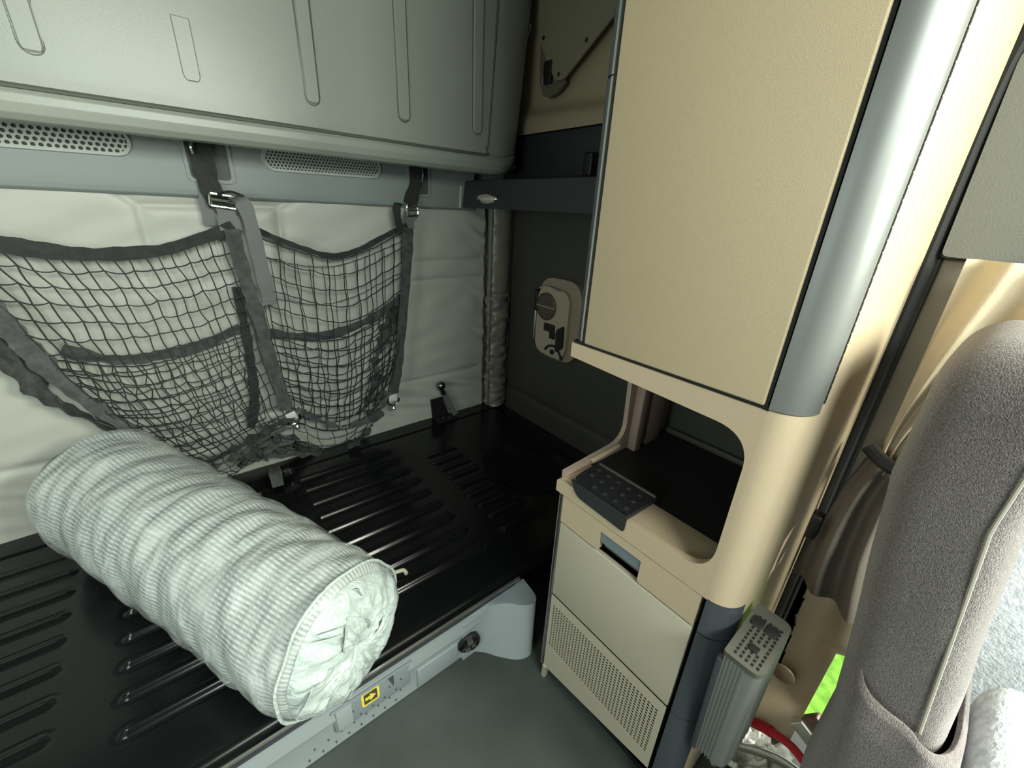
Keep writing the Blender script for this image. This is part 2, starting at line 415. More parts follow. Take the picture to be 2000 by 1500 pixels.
# ================================================================== SIDE SHELF and things near it
sh = thing('side_shelf', 'dark charcoal plastic shelf running along the side wall behind the cabinet', 'shelf')
MB().prism([(1.125, 1.795, 1.252), (1.14, 1.795, 1.362), (1.15, 1.795, 1.366), (XW, 1.795, 1.366), (XW, 1.795, 1.252)], (0, -1.24, 0)).build('shelf_body', DARKP, sh, angle=30)
MB().box(1.15, XW - .03, 0.56, 0.60, 1.366, 1.40, 0.004).build('end_stop', DARKP, sh)
rl = thing('reading_lamp', 'small oval chrome reading lamp on the front edge of the dark side shelf', 'lamp')
c = Vector((1.123, 1.56, 1.290))
m = MB().lathe((0, 0, 0), (-1, 0, 0), [(0.060, -0.012), (0.062, 0.004), (0.055, 0.010), (0.047, 0.007)], 28)
m.v = [c + Vector((p.x, p.y * 1.15, p.z * 0.33)) for p in m.v]; m.build('bezel', CHROME, rl)
m = MB().lathe((0, 0, 0), (-1, 0, 0), [(0.047, 0.0), (0.040, 0.012), (0.02, 0.020), (0.001, 0.022)], 28)
m.v = [c + Vector((p.x, p.y * 1.15, p.z * 0.33)) for p in m.v]; m.build('lens', mat('lamp_lens', (0.5, 0.47, 0.43), 0.15, coat=1.0), rl)
lt = thing('latch_block', 'small black latch block on the dark band above the side shelf', 'latch')
MB().box(1.30, 1.40, 1.19, 1.27, 1.366, 1.385, 0.005).build('base', BLACK, lt)
MB().box(1.34, 1.392, 1.19, 1.235, 1.385, 1.47, 0.008).build('tab', BLACK, lt)

# corner cushion
cb = thing('corner_bolster', 'tall grey padded vinyl cushion tube standing in the rear corner of the bunk', 'cushion')
def bol(u, v):
    a = -PI * 0.5 + u * PI * 2; z = 0.19 + v * 1.065
    r = 0.064
    r += 0.008 * noise.noise(Vector((math.cos(a) * 1.2, math.sin(a) * 1.2, z * 34))) * (2.2 if z < 0.85 else 0.7)
    k = abs(z - 0.56); r -= 0.006 * math.exp(-(k / 0.03) ** 2)
    k = abs(z - 0.42); r -= 0.006 * math.exp(-(k / 0.02) ** 2)
    return Vector((1.345 + r * math.cos(a), 1.755 + r * 0.75 * math.sin(a), z))
MB().grid(bol, 36, 160).build('cushion', mat('bolster_vinyl', (0.24, 0.23, 0.20), 0.32, bump=0.2, scale=300), cb, angle=80)
for sx in (-1, 1):
    MB().tube([(1.345 + sx * 0.063, 1.735, 0.2), (1.345 + sx * 0.063, 1.735, 1.25)], 0.004, 8).build('piping', mat('bolster_piping', (0.16, 0.155, 0.14), 0.5), cb)

# roof corner plate, hook, clip
cp = thing('corner_cover_plate', 'olive-tan triangular cover plate screwed high on the side wall', 'cover plate')
X1 = XW - 0.055
pl = [at(1052, -60, 0, X1), at(1054, 80, 0, X1), at(1068, 118, 0, X1), at(1084, 158, 0, X1), at(1100, 155, 0, X1), at(1150, 92, 0, X1), at(1200, 28, 0, X1), at(1215, -60, 0, X1)]
pr = [(p_.y, p_.z) for p_ in pl]
pr = rounded(pr, [0, .04, .02, .012, .012, .02, 0, 0])
MB().prism([(X1, a, b) for a, b in pr], (0.008, 0, 0)).build('plate', OLIVE, cp)
for u, v in ((1062, 74), (1091, 145), (1146, 78)):
    c = at(u, v, 0, X1); MB().lathe(c + Vector((0.002, 0, 0)), (-1, 0, 0), [(0.008, 0), (0.008, 0.003), (0.004, 0.005)], 14).build('screw', BLACK, cp)
MB().prism([(X1 + 0.012, p_.y, p_.z) for p_ in [at(1052, 60, 0, X1), at(1050, 160, 0, X1), at(1056, 186, 0, X1), at(1068, 190, 0, X1), at(1084, 180, 0, X1), at(1100, 160, 0, X1), at(1090, 60, 0, X1)]], (0.01, 0, 0)).build('backing_pocket', mat('pocket_olive', (0.12, 0.11, 0.075), 0.7), cp, smooth=False)
bc = thing('belt_clip', 'black plastic clip poking out from under the triangular cover plate', 'clip')
k0 = at(1066, 125, 0, X1 - .002); k1 = at(1076, 150, 0, X1 - .002)
MB().box(X1 - 0.004, X1 + 0.012, k1.y + 0.0, k0.y + 0.012, k1.z - 0.02, k0.z + 0.01, 0.004).build('clip_body', BLACK, bc)
MB().tube([at(1062, 150, 0, X1), at(1061, 166, 0, X1)], 0.005, 8).build('clip_pin', CHROME, bc)
hk = thing('coat_hook', 'small chrome coat hook on the upper side wall beside the folded bunk', 'hook')
MB().tube(smooth_pts([(1.37, 1.64, 1.965), (1.355, 1.625, 1.96), (1.34, 1.615, 1.935), (1.335, 1.628, 1.905), (1.345, 1.64, 1.895)], 6), 0.0045, 8).build('hook', CHROME, hk)
MB().tube(smooth_pts([(1.355, 1.612, 1.95), (1.345, 1.600, 1.925), (1.342, 1.610, 1.90)], 6), 0.0035, 8).build('prong', CHROME, hk)

# control panel on the side wall
ct = thing('bunk_control_panel', 'beige rounded control pod with vent and switches on the dark side wall', 'control panel')
def pod(y0, y1, z0, z1, rad, x, d): return MB().prism([(x, a, b) for a, b in rounded([(y0, z0), (y1, z0), (y1, z1), (y0, z1)], rad, 8)], (-d, 0, 0))
TAUPE = mat('pod_beige', (0.34, 0.285, 0.21), 0.4)
pod(1.20, 1.475, 0.585, 0.97, 0.10, XW, 0.03).build('housing', TAUPE, ct)
h2 = pod(1.255, 1.465, 0.60, 0.925, 0.07, XW - 0.03, 0.02).build('raised_face', mat('pod_beige_face', (0.46, 0.39, 0.29), 0.38), ct)
def podtube(pts, r, m, name): return MB().tube(smooth_pts([(XW - 0.052, a, b) for a, b in pts], 6), r, 8).build(name, m, ct)
vt = MB().lathe((XW - 0.048, 1.40, 0.835), (-1, 0, 0), [(0.066, 0), (0.066, 0.008), (0.06, 0.012), (0.058, 0.006), (0.001, 0.006)], 32).build('round_vent', mat('vent_brown', (0.10, 0.085, 0.07), 0.5), ct)
m = MB()
for i in range(-4, 5):
    z = 0.835 + i * 0.012; w = math.sqrt(max(0, 0.057 ** 2 - (i * 0.012) ** 2))
    m.box(XW - 0.060, XW - 0.054, 1.40 - w, 1.40 + w, z - 0.002, z + 0.002)
m.build('vent_slats', mat('vent_brown2', (0.14, 0.12, 0.10), 0.5), vt, smooth=False)
MB().box(XW - .062, XW - .052, 1.34, 1.46, 0.831, 0.839, 0.002).build('vent_bar', TAUPE, vt)
MB().box(XW - .06, XW - .05, 1.33, 1.40, 0.72, 0.758, 0.003).build('switch', BLACK, ct)
MB().box(XW - .06, XW - .05, 1.325, 1.36, 0.69, 0.722, 0.003).build('switch', BLACK, ct)
MB().prism([(XW - .05, a, b) for a, b in rounded([(1.265, 0.66), (1.31, 0.63), (1.315, 0.74), (1.27, 0.77)], 0.015)], (-0.01, 0, 0)).build('rocker_switch', BLACK, ct)
podtube([(1.385, 0.625), (1.36, 0.65), (1.32, 0.655), (1.285, 0.63), (1.27, 0.60)], 0.006, BLACK, 'dial_arc')
MB().lathe((XW - 0.05, 1.335, 0.625), (-1, 0, 0), [(0.013, 0), (0.013, 0.006), (0.001, 0.008)], 16).build('button', BLACK, ct)
podtube([(1.455, 0.915), (1.40, 0.928), (1.31, 0.918)], 0.004, CHROME, 'chrome_trim')
podtube([(1.35, 0.69), (1.345, 0.65)], 0.004, GRILLE, 'slider')
MB().box(XW - .045, XW - .002, 1.478, 1.49, 0.65, 0.80, 0.004).build('side_clip', CHROME, ct)
MB().box(XW - .045, XW - .002, 1.478, 1.50, 0.80, 0.90, 0.006).build('side_tab', BLACK, ct)

# ================================================================== LOWER BUNK BASE
bb = thing('lower_bunk', 'glossy black ribbed lower bunk platform with pale blue-grey front fascia', 'bunk')
ZT = 0.185
RIBS = []
for y in (1.602, 1.516, 1.417, 1.327, 1.238, 1.146, 1.06, 0.97, 0.874): RIBS.append((0.24, 0.625, y))
for y in (1.602, 1.516, 1.417, 1.327, 1.243, 1.153, 1.065, 0.976, 0.886): RIBS.append((-0.275, 0.10, y))
for y in (1.46, 1.393, 1.333, 1.265, 1.189, 1.115, 1.04, 0.97, 0.889): RIBS.append((0.755, 0.885, y))
for y in (1.60, 1.51, 1.42, 1.33, 1.24, 1.15, 1.06, 0.97, 0.88): RIBS.append((-0.95, -0.42, y))
NX, NY = 480, 520
def platz(x, y):
    z = 0.0
    for a, b, yy in RIBS:
        if abs(y - yy) > 0.03 or x < a - 0.03 or x > b + 0.03: continue
        dx = max(a - x, 0, x - b); d = math.hypot(dx, y - yy)
        hh = 0.014 if a > -0.4 and a < 0.7 else 0.006
        if d < 0.016: z = max(z, hh * (0.5 + 0.5 * math.cos(PI * d / 0.016)))
        elif d < 0.024: z = min(z, -0.0015)
    # raised hatch panels and the round well at the right end
    r = math.hypot((x - 1.09), (y - 1.14) * 0.9)
    if r < 0.20: z -= 0.03 * (1 / (1 + math.exp((r - 0.165) / 0.015)))
    if y > 1.70: z += 0.006
    if y < 0.74: z -= 0.010 / (1 + math.exp((y - 0.722) / 0.003))
    return z
def platfn(u, v):
    x = -1.42 + u * (1.30 + 1.42); y = 0.70 + v * 1.09
    if y > 1.74 and x > 1.2: x = min(x, 1.30 - 0.0)
    return Vector((x, y, ZT + platz(x, y)))
pf = MB().grid(platfn, NX, NY)
pf.build('platform', BLACKG, bb, angle=60)
MB().box(1.298, XW - 0.012, 0.575, 1.79, 0.0, 0.16, 0.01).build('side_gutter', BLACK, bb)
MB().box(1.285, 1.30, 0.70, 1.79, 0.0, ZT - 0.004).build('end_skirt', BLACK, bb, smooth=False)
MB().tube([(-1.42, 0.697, ZT - 0.006), (0.66, 0.697, ZT - 0.006)], 0.005, 8).build('steel_edge', STEEL, bb)
MB().box(-1.42, 0.64, 0.694, 0.705, ZT - 0.028, ZT - 0.008, 0.002).build('black_edge_strip', DARKP, bb)
# fascia
fs = MB().prism([(-1.42, 0.686, ZT - 0.028), (-1.42, 0.684, ZT - 0.07), (-1.42, 0.692, 0.09), (-1.42, 0.694, 0.004), (-1.42, 0.72, 0.004), (-1.42, 0.72, ZT - 0.028)], (1.42 + 0.50, 0, 0)).build('fascia', FASC, bb, angle=20)
MB().prism([(0.075, 0.688, 0.142), (0.075, 0.688, 0.150), (0.075, 0.682, 0.154), (0.075, 0.680, 0.146)], (0.205, 0, 0)).build('grip_lip', FASCD, fs)
MB().box(0.078, 0.275, 0.684, 0.70, 0.062, 0.150, 0.006).build('access_panel', FASCD, fs)
MB().box(0.084, 0.122, 0.681, 0.70, 0.068, 0.146, 0.003).build('blank_cover', FASC, fs)
# dimples on the fascia
for i in range(8):
    for j in range(4):
        x = 0.015 + i * 0.031 + (0.015 if j % 2 else 0); z = 0.024 + j * 0.028
        if 0.135 < x < 0.20 and z > 0.085: continue
        if x < 0.11 and z > 0.055: continue
        yy = 0.6805 if z > 0.055 and x > 0.05 else 0.6885
        MB().cyl((x, yy, z), (0, 1, 0), 0.0017, 0.006, 8).build('dimple', mat('dimple', (0.07, 0.08, 0.085), 0.6), fs)
m = MB().prism([tuple(at(756, 1323, 1, 0.683)), tuple(at(768, 1317, 1, 0.683)), tuple(at(769, 1338, 1, 0.683))], (0, -0.002, 0)); m.build('triangle_mark', mat('mark_grey', (0.06, 0.065, 0.075), 0.6), fs, smooth=False)
# yellow arrow sticker
def fq(pts, y, d, name, mt, par): return MB().prism([(a, y, b) for a, b in pts], (0, -d, 0)).build(name, mt, par, smooth=False)
st = fq(rounded([(0.145, 0.094), (0.190, 0.094), (0.190, 0.144), (0.145, 0.144)], 0.009), 0.684, 0.001, 'arrow_sticker', YEL, fs)
fq(rounded([(0.151, 0.101), (0.184, 0.101), (0.184, 0.137), (0.151, 0.137)], 0.003), 0.683, 0.0006, 'sticker_field', mat('sticker_dark', (0.05, 0.055, 0.03), 0.5), st)
fq([(0.154, 0.114), (0.166, 0.114), (0.166, 0.106), (0.181, 0.119), (0.166, 0.132), (0.166, 0.124), (0.154, 0.124)], 0.6824, 0.0006, 'sticker_arrow', YEL, st)
# flap outline on fascia to the right of the access panel
MB().box(0.295, 0.425, 0.6875, 0.70, 0.012, 0.085, 0.003).build('kick_panel', mat('kick_blue_grey', (0.26, 0.30, 0.315), 0.5), fs)
# curved foot box sweeping towards the cabinet
def foot(u, v):
    P0 = [(0.44, 0.694), (0.475, 0.69), (0.505, 0.665), (0.535, 0.625), (0.575, 0.585), (0.615, 0.575), (0.63, 0.60), (0.635, 0.66)]
    P1 = [(0.44, 0.684), (0.50, 0.684), (0.545, 0.678), (0.58, 0.655), (0.61, 0.618), (0.640, 0.602), (0.655, 0.62), (0.66, 0.68)]
    A = smooth_pts([Vector((a, b, 0)) for a, b in P0], 6); B = smooth_pts([Vector((a, b, 0)) for a, b in P1], 6)
    k = u * (len(A) - 1); i = min(int(k), len(A) - 2); t = k - i
    a = A[i].lerp(A[i + 1], t); b = B[i].lerp(B[i + 1], t)
    q = a.lerp(b, v); q.z = v * (0.148 + 0.042 * u); return q
MB().grid(foot, 42, 10).build('foot_box', FASC, bb, angle=70)
top = [foot(i / 42, 1.0) for i in range(43)]
MB().prism([(p_.x, p_.y, 0.0) for p_ in top] + [(0.66, 0.72, 0.0), (0.44, 0.72, 0.0)], (0, 0, 0.002)).build('foot_base', FASCD, bb, smooth=False)
m = MB(); vv = []; 
for p_ in top: vv.append((p_.x, p_.y, p_.z))
tz = [(0.44 + (0.66 - 0.44) * i / 42, 0.700, ZT - 0.022) for i in range(43)]
m.add(vv + tz, [(i, i + 1, 43 + i + 1, 43 + i) for i in range(42)]); m.build('foot_top', FASCD, bb)
# round connector
so = MB().lathe((0.462, 0.690, 0.062), (-0.25, -1, 0), [(0.036, -0.004), (0.036, 0.010), (0.031, 0.014), (0.029, 0.006), (0.001, 0.006)], 10).build('round_connector', BLACK, bb)
m = MB().cyl((0.462, 0.684, 0.074), (-0.25, -1, 0), 0.010, 0.012, 12); m.cyl((0.453, 0.684, 0.050), (-0.25, -1, 0), 0.009, 0.012, 12); m.cyl((0.474, 0.684, 0.052), (-0.25, -1, 0), 0.007, 0.012, 12)
m.build('socket_pins', mat('pin_grey', (0.16, 0.16, 0.15), 0.35, 0.5), so)
MB().box(0.430, 0.494, 0.672, 0.679, 0.058, 0.064, 0.002).build('socket_bar', BLACK, so)

# scrap by the roll
sc = MB(); sc.tube(smooth_pts([(0.335, 0.935, 0.196), (0.35, 0.925, 0.204), (0.372, 0.92, 0.202), (0.375, 0.905, 0.197)], 5), 0.006, 8)
tag(sc.build('plastic_scrap', mat('scrap_cream', (0.62, 0.58, 0.45), 0.6)), 'tiny cream scrap lying on a black bunk rib just right of the wrapped roll', 'scrap')

# hinge bracket with ball stud
hb = thing('ball_stud_bracket', 'black bracket with a chrome ball stud and strap at the back edge of the bunk', 'bracket')
MB().prism([at(842, 782, 1, 1.765), at(863, 776, 1, 1.765), at(880, 815, 1, 1.765), at(866, 824, 1, 1.765), at(846, 820, 1, 1.765)], (0, 0.010, 0)).build('bracket_plate', BLACK, hb, smooth=False)
MB().box(0.945, 1.045, 1.70, 1.77, 0.192, 0.199, 0.002).build('base_plate', BLACK, hb)
bp = Vector((0.975, 1.735, 0.392))
MB().lathe(bp - Vector((0, 0, .024)), (0.15, 0, 1), [(0.001, 0), (0.014, 0.004), (0.022, 0.014), (0.024, 0.026), (0.020, 0.038), (0.010, 0.046), (0.001, 0.048)], 20).build('ball_stud', mat('dark_chrome', (0.25, 0.25, 0.26), 0.15, 1.0), hb)
MB().tube([(0.982, 1.738, 0.372), (1.0, 1.745, 0.335)], 0.011, 12).build('neck', BLACK, hb)
MB().ribbon(smooth_pts([(0.993, 1.742, 0.352), (1.02, 1.745, 0.30), (1.045, 1.742, 0.24), (1.07, 1.738, 0.197)], 6), 0.032, 0.004, (1, -.2, 0.4)).build('strap', WEB, hb)
for x, y in ((0.989, 1.74), (1.018, 1.725)):
    MB().lathe((x, y, 0.197), (0, 0, 1), [(0.006, 0), (0.006, 0.003), (0.001, 0.005)], 12).build('rivet', CHROME, hb)

# ================================================================== WRAPPED ROLL
rollm = bpy.data.materials.new('quilted_roll_fabric'); rollm.use_nodes = True
nt = rollm.node_tree; B_ = nt.nodes['Principled BSDF']; B_.inputs['Roughness'].default_value = 0.6
uv = nt.nodes.new('ShaderNodeUVMap')
def wave(sx, sy, prof='SIN'):
    mp = nt.nodes.new('ShaderNodeMapping'); mp.inputs['Scale'].default_value = (sx, sy, 1)
    nt.links.new(uv.outputs[0], mp.inputs[0]); w = nt.nodes.new('ShaderNodeTexWave'); w.inputs['Scale'].default_value = 1.0
    w.inputs['Distortion'].default_value = 1.0; w.inputs['Detail'].default_value = 1
    if sx == 0: w.bands_direction = 'Y'
    nt.links.new(mp.outputs[0], w.inputs[0]); return w
w1 = wave(0, 8.5); w2 = wave(4, 0)
mx = nt.nodes.new('ShaderNodeMath'); mx.operation = 'MULTIPLY'
nt.links.new(w1.outputs['Fac'], mx.inputs[0]); nt.links.new(w2.outputs['Fac'], mx.inputs[1])
rp = nt.nodes.new('ShaderNodeValToRGB'); rp.color_ramp.elements[0].color = (0.16, 0.19, 0.19, 1); rp.color_ramp.elements[1].color = (0.56, 0.61, 0.60, 1)
nt.links.new(w1.outputs['Fac'], rp.inputs[0]); nt.links.new(rp.outputs[0], B_.inputs['Base Color'])
bpn = nt.nodes.new('ShaderNodeBump'); bpn.inputs['Strength'].default_value = 0.5; bpn.inputs['Distance'].default_value = 0.004
nt.links.new(mx.outputs[0], bpn.inputs['Height']); nt.links.new(bpn.outputs[0], B_.inputs['Normal'])

filmm = bpy.data.materials.new('clear_polythene_film'); filmm.use_nodes = True
nt = filmm.node_tree; B_ = nt.nodes['Principled BSDF']; out = nt.nodes['Material Output']
B_.inputs['Base Color'].default_value = (0.80, 0.86, 0.83, 1); B_.inputs['Roughness'].default_value = 0.22; B_.inputs['Coat Weight'].default_value = 0.3; B_.inputs['Coat Roughness'].default_value = 0.12
tr = nt.nodes.new('ShaderNodeBsdfTransparent'); ms = nt.nodes.new('ShaderNodeMixShader')
tc = nt.nodes.new('ShaderNodeTexCoord')
n1 = nt.nodes.new('ShaderNodeTexNoise'); n1.inputs['Scale'].default_value = 7; n1.inputs['Detail'].default_value = 8; n1.inputs['Roughness'].default_value = 0.65; n1.inputs['Distortion'].default_value = 1.6
nt.links.new(tc.outputs['Object'], n1.inputs['Vector'])
mr = nt.nodes.new('ShaderNodeMapRange'); mr.inputs[1].default_value = 0.35; mr.inputs[2].default_value = 0.7; mr.inputs[3].default_value = 0.12; mr.inputs[4].default_value = 0.6
nt.links.new(n1.outputs['Fac'], mr.inputs[0]); nt.links.new(mr.outputs[0], ms.inputs[0])
nt.links.new(tr.outputs[0], ms.inputs[1]); nt.links.new(B_.outputs[0], ms.inputs[2]); nt.links.new(ms.outputs[0], out.inputs[0])
n2 = nt.nodes.new('ShaderNodeTexNoise'); n2.inputs['Scale'].default_value = 9; n2.inputs['Detail'].default_value = 5; n2.inputs['Distortion'].default_value = 1.5
nt.links.new(tc.outputs['Object'], n2.inputs['Vector'])
bpn = nt.nodes.new('ShaderNodeBump'); bpn.inputs['Strength'].default_value = 0.9; bpn.inputs['Distance'].default_value = 0.012
nt.links.new(n2.outputs['Fac'], bpn.inputs['Height']); nt.links.new(bpn.outputs[0], B_.inputs['Normal'])

endm = bpy.data.materials.new('gathered_polythene'); endm.use_nodes = True
nt = endm.node_tree; B_ = nt.nodes['Principled BSDF']
B_.inputs['Base Color'].default_value = (0.52, 0.60, 0.58, 1); B_.inputs['Roughness'].default_value = 0.25; B_.inputs['Coat Weight'].default_value = 0.5
tc = nt.nodes.new('ShaderNodeTexCoord'); n2 = nt.nodes.new('ShaderNodeTexNoise'); n2.inputs['Scale'].default_value = 22; n2.inputs['Detail'].default_value = 8; n2.inputs['Distortion'].default_value = 3
nt.links.new(tc.outputs['Object'], n2.inputs['Vector'])
bpn = nt.nodes.new('ShaderNodeBump'); bpn.inputs['Strength'].default_value = 0.8; bpn.inputs['Distance'].default_value = 0.008
nt.links.new(n2.outputs['Fac'], bpn.inputs['Height']); nt.links.new(bpn.outputs[0], B_.inputs['Normal'])

ro = thing('wrapped_mattress_roll', 'thick rolled-up quilted mattress pad wrapped in wrinkled clear plastic, lying across the bunk', 'mattress roll')
A0 = Vector((-0.297, 1.635, ZT + 0.178 + .018)); A1 = Vector((0.137, 0.677, ZT + 0.158 + .018))
ax = (A1 - A0).normalized(); LEN = (A1 - A0).length
sd = ax.cross(Vector((0, 0, 1))).normalized(); upv = sd.cross(ax)
def rollp(t, a, off, lump):
    """t 0..1 along axis, a angle"""
    r = 0.178 * (1 - t) + 0.160 * t
    c = A0.lerp(A1, t)
    d = math.cos(a) * sd + math.sin(a) * upv
    q = Vector((math.cos(a) * 1.1, math.sin(a) * 1.1, t * 9 + 0.9 * math.sin(a * 1.0 + 0.6)))
    w = noise.noise(q * 1.0) * 0.007 + noise.noise(Vector((math.cos(a) * 1.6, math.sin(a) * 1.6, t * 26 + 1.5 * math.sin(a + 0.5)))) * 0.009
    flat = -0.010 * max(0, -math.sin(a)) ** 6
    e = min(t, 1 - t) * LEN
    rnd = 0.014 * (1 - min(1, e / 0.025)) ** 2
    return c + d * (r + off + w * lump + flat - rnd)
def tube_surface(off, lump, nt_, na, name, mtl, ends):
    m = MB(); v = []; uvs = []
    for i in range(nt_ + 1):
        for j in range(na): v.append(rollp(i / nt_, 2 * PI * j / na, off, lump))
    f = [(i * na + j, i * na + (j + 1) % na, (i + 1) * na + (j + 1) % na, (i + 1) * na + j) for i in range(nt_) for j in range(na)]
    me = bpy.data.meshes.new(name); me.from_pydata([tuple(p) for p in v], [], f); me.materials.append(mtl)
    ul = me.uv_layers.new(name='UVMap'); k = 0
    for i in range(nt_):
        for j in range(na):
            for (a, b) in ((i, j), (i, j + 1), (i + 1, j + 1), (i + 1, j)):
                ul.data[k].uv = (a / nt_ * 4, b / na * 4); k += 1
    for p in me.polygons: p.use_smooth = True
    o = bpy.data.objects.new(name, me); COL.objects.link(o); o.parent = ro
    return o
tube_surface(0.0, 1.0, 150, 120, 'rolled_pad', rollm, False)
tube_surface(0.005, 1.5, 150, 140, 'plastic_film', filmm, False)
def endcap(t, sgn, depth, seed):
    na, nr = 160, 26; v = []
    c = A0.lerp(A1, t)
    for k in range(nr + 1):
        s = 1 - k / nr
        for j in range(na):
            a = 2 * PI * j / na
            e = rollp(t, a, 0.006, 1.2)
            rn = lambda q_: 1 - 2.2 * abs(noise.noise(q_))
            pl_ = rn(Vector((math.cos(a + 0.8 * s) * 3.2 + seed, math.sin(a + 0.8 * s) * 3.2, 1.5 + s * 0.8))) * 0.008 + rn(Vector((math.cos(a) * 8, math.sin(a) * 8 + seed, 5 + s * 2.5))) * 0.005
            bul = depth * math.sqrt(max(0, 1 - s ** 2.4))
            dd = noise.noise(Vector((math.cos(a) * s * 5, math.sin(a) * s * 5, seed + 9))) * 0.008
            off = bul + (pl_ * math.sin(PI * min(1, s * 1.0)) + dd) * (1 if 0 < s < 0.97 else 0.0) - 0.012 * math.exp(-(s / 0.10) ** 2)
            q = c + (e - c) * s
            v.append(q + ax * sgn * off)
    f = [(i * na + j, i * na + (j + 1) % na, (i + 1) * na + (j + 1) % na, (i + 1) * na + j) for i in range(nr) for j in range(na)]
    return link_mesh('gathered_end', v, f, endm, ro, True, 70)
endcap(1.0, 1, 0.035, 3.1)
endcap(0.0, -1, 0.03, 7.7)
# loose folds and twisted rim of the film at the near end
for k in range(9):
    m = MB()
    a0 = random.uniform(0, 2 * PI); r0 = random.uniform(0.03, 0.13); L = random.uniform(0.04, 0.12); tw = random.uniform(-0.9, 0.9)
    pts = []
    for i in range(7):
        s = i / 6; rr = r0 + (L * s) * 0.7; a = a0 + tw * s * 0.8
        rr = min(rr, 0.150)
        pts.append(A1 + (math.cos(a) * sd + math.sin(a) * upv) * rr + ax * (0.036 * math.sqrt(1 - (rr / 0.162) ** 2) + 0.004 + 0.004 * math.sin(s * PI)))
    m.ribbon(smooth_pts(pts, 3), lambda t: 0.006 + 0.012 * math.sin(PI * t), 0.001, ax.cross(Vector((random.random(), random.random(), random.random()))) + ax * 0.6, 0.6)
    m.build('film_fold', endm, ro, angle=70)
rim = [rollp(0.985, 2 * PI * j / 60, 0.008, 1.4) for j in range(61)]
MB().tube(rim, 0.0035, 6, False).build('film_rim', endm, ro)

# ================================================================== CARGO NET
cn = thing('cargo_net', 'black knotted cargo net with dark bindings and grey straps hanging against the back wall', 'cargo net')
def L3(pts, y): 
    out = []
    for q in pts:
        yy = y(q) if callable(y) else y
        out.append(at(q[0], q[1], 1, yy))
    return out
def yfront(q): return 1.725 - 0.00012 * max(0, q[1] - 480)
def yback(q): return 1.765 - 0.00006 * max(0, q[1] - 480)
def coons(T, B, L_, R_, nu, nv):
    T = resample(smooth_pts(T, 8), nu); B = resample(smooth_pts(B, 8), nu)
    L_ = resample(smooth_pts(L_, 8), nv); R_ = resample(smooth_pts(R_, 8), nv); G = []
    for j in range(nv + 1):
        v = j / nv; row = []
        for i in range(nu + 1):
            u = i / nu
            row.append((1 - v) * T[i] + v * B[i] + (1 - u) * L_[j] + u * R_[j] - ((1 - u) * (1 - v) * T[0] + u * (1 - v) * T[-1] + (1 - u) * v * B[0] + u * v * B[-1]))
        G.append(row)
    return G
def netmesh(G, r, jit, sag, bulge, seed, sub=3):
    rnd = random.Random(seed); nv = len(G) - 1; nu = len(G[0]) - 1
    H = [[p.copy() for p in row] for row in G]
    for j in range(1, nv):
        for i in range(1, nu):
            H[j][i] += Vector((rnd.uniform(-jit, jit), 0, rnd.uniform(-jit, jit)))
    for j in range(nv + 1):
        for i in range(nu + 1):
            H[j][i].y -= bulge * math.sin(PI * j / nv) * math.sin(PI * i / nu)
    m = MB()
    for j in range(nv + 1):
        pts = []
        for i in range(nu):
            a, b = H[j][i], H[j][i + 1]
            s = sag * rnd.uniform(0.5, 1.3) * (b - a).length
            for k in range(sub): t = k / sub; q = a.lerp(b, t); q.z -= s * 4 * t * (1 - t); pts.append(q)
        pts.append(H[j][nu]); m.tube(pts, r, 4, False)
    for i in range(nu + 1):
        pts = []
        for j in range(nv):
            a, b = H[j][i], H[j + 1][i]
            s = sag * rnd.uniform(-0.6, 0.6) * (b - a).length
            for k in range(sub): t = k / sub; q = a.lerp(b, t); q.x += s * 4 * t * (1 - t); pts.append(q)
        pts.append(H[nv][i]); m.tube(pts, r, 4, False)
    return m
# front layer, left bay
GL = coons(L3([(-190, 466), (-90, 476), (0, 484), (150, 500), (300, 494), (380, 478), (452, 458)], yfront),
           L3([(350, 892), (400, 905), (480, 868), (572, 822)], yfront),
           L3([(-190, 466), (-110, 525), (0, 622), (60, 690), (150, 775), (260, 850), (350, 892)], yfront),
           L3([(452, 458), (490, 570), (530, 700), (572, 822)], yfront), 19, 15)
netmesh(GL, 0.0025, 0.006, 0.09, 0.03, 1).build('net_mesh', CORD, cn)
GR = coons(L3([(505, 462), (560, 482), (650, 505), (720, 487), (790, 450)], yfront),
           L3([(575, 822), (640, 840), (700, 828), (758, 765)], yfront),
           L3([(505, 462), (520, 570), (545, 700), (575, 822)], yfront),
           L3([(790, 450), (786, 560), (778, 680), (758, 765)], yfront), 10, 12)
netmesh(GR, 0.0024, 0.005, 0.09, 0.02, 2).build('net_mesh', CORD, cn)
# rear layer
GB = coons(L3([(95, 700), (240, 715), (340, 700), (475, 655)], yback), L3([(230, 850), (320, 885), (430, 860), (520, 815)], yback),
           L3([(95, 700), (150, 780), (230, 850)], yback), L3([(475, 655), (500, 740), (520, 815)], yback), 15, 11)
netmesh(GB, 0.0021, 0.008, 0.10, 0.0, 3).build('rear_net_mesh', CORD, cn)
GB2 = coons(L3([(530, 655), (650, 665), (720, 635), (785, 590)], yback), L3([(560, 805), (640, 825), (700, 805), (755, 750)], yback),
            L3([(530, 655), (545, 740), (560, 805)], yback), L3([(785, 590), (775, 680), (755, 750)], yback), 14, 10)
netmesh(GB2, 0.0021, 0.007, 0.10, 0.0, 4).build('rear_net_mesh', CORD, cn)
GB3 = coons(L3([(500, 500), (650, 520), (785, 470)], yback), L3([(530, 650), (650, 660), (785, 590)], yback),
            L3([(500, 500), (515, 580), (530, 650)], yback), L3([(785, 470), (786, 520), (785, 590)], yback), 13, 2)
netmesh(GB3, 0.0015, 0.004, 0.06, 0.0, 9).build('rear_net_mesh', CORD, cn)
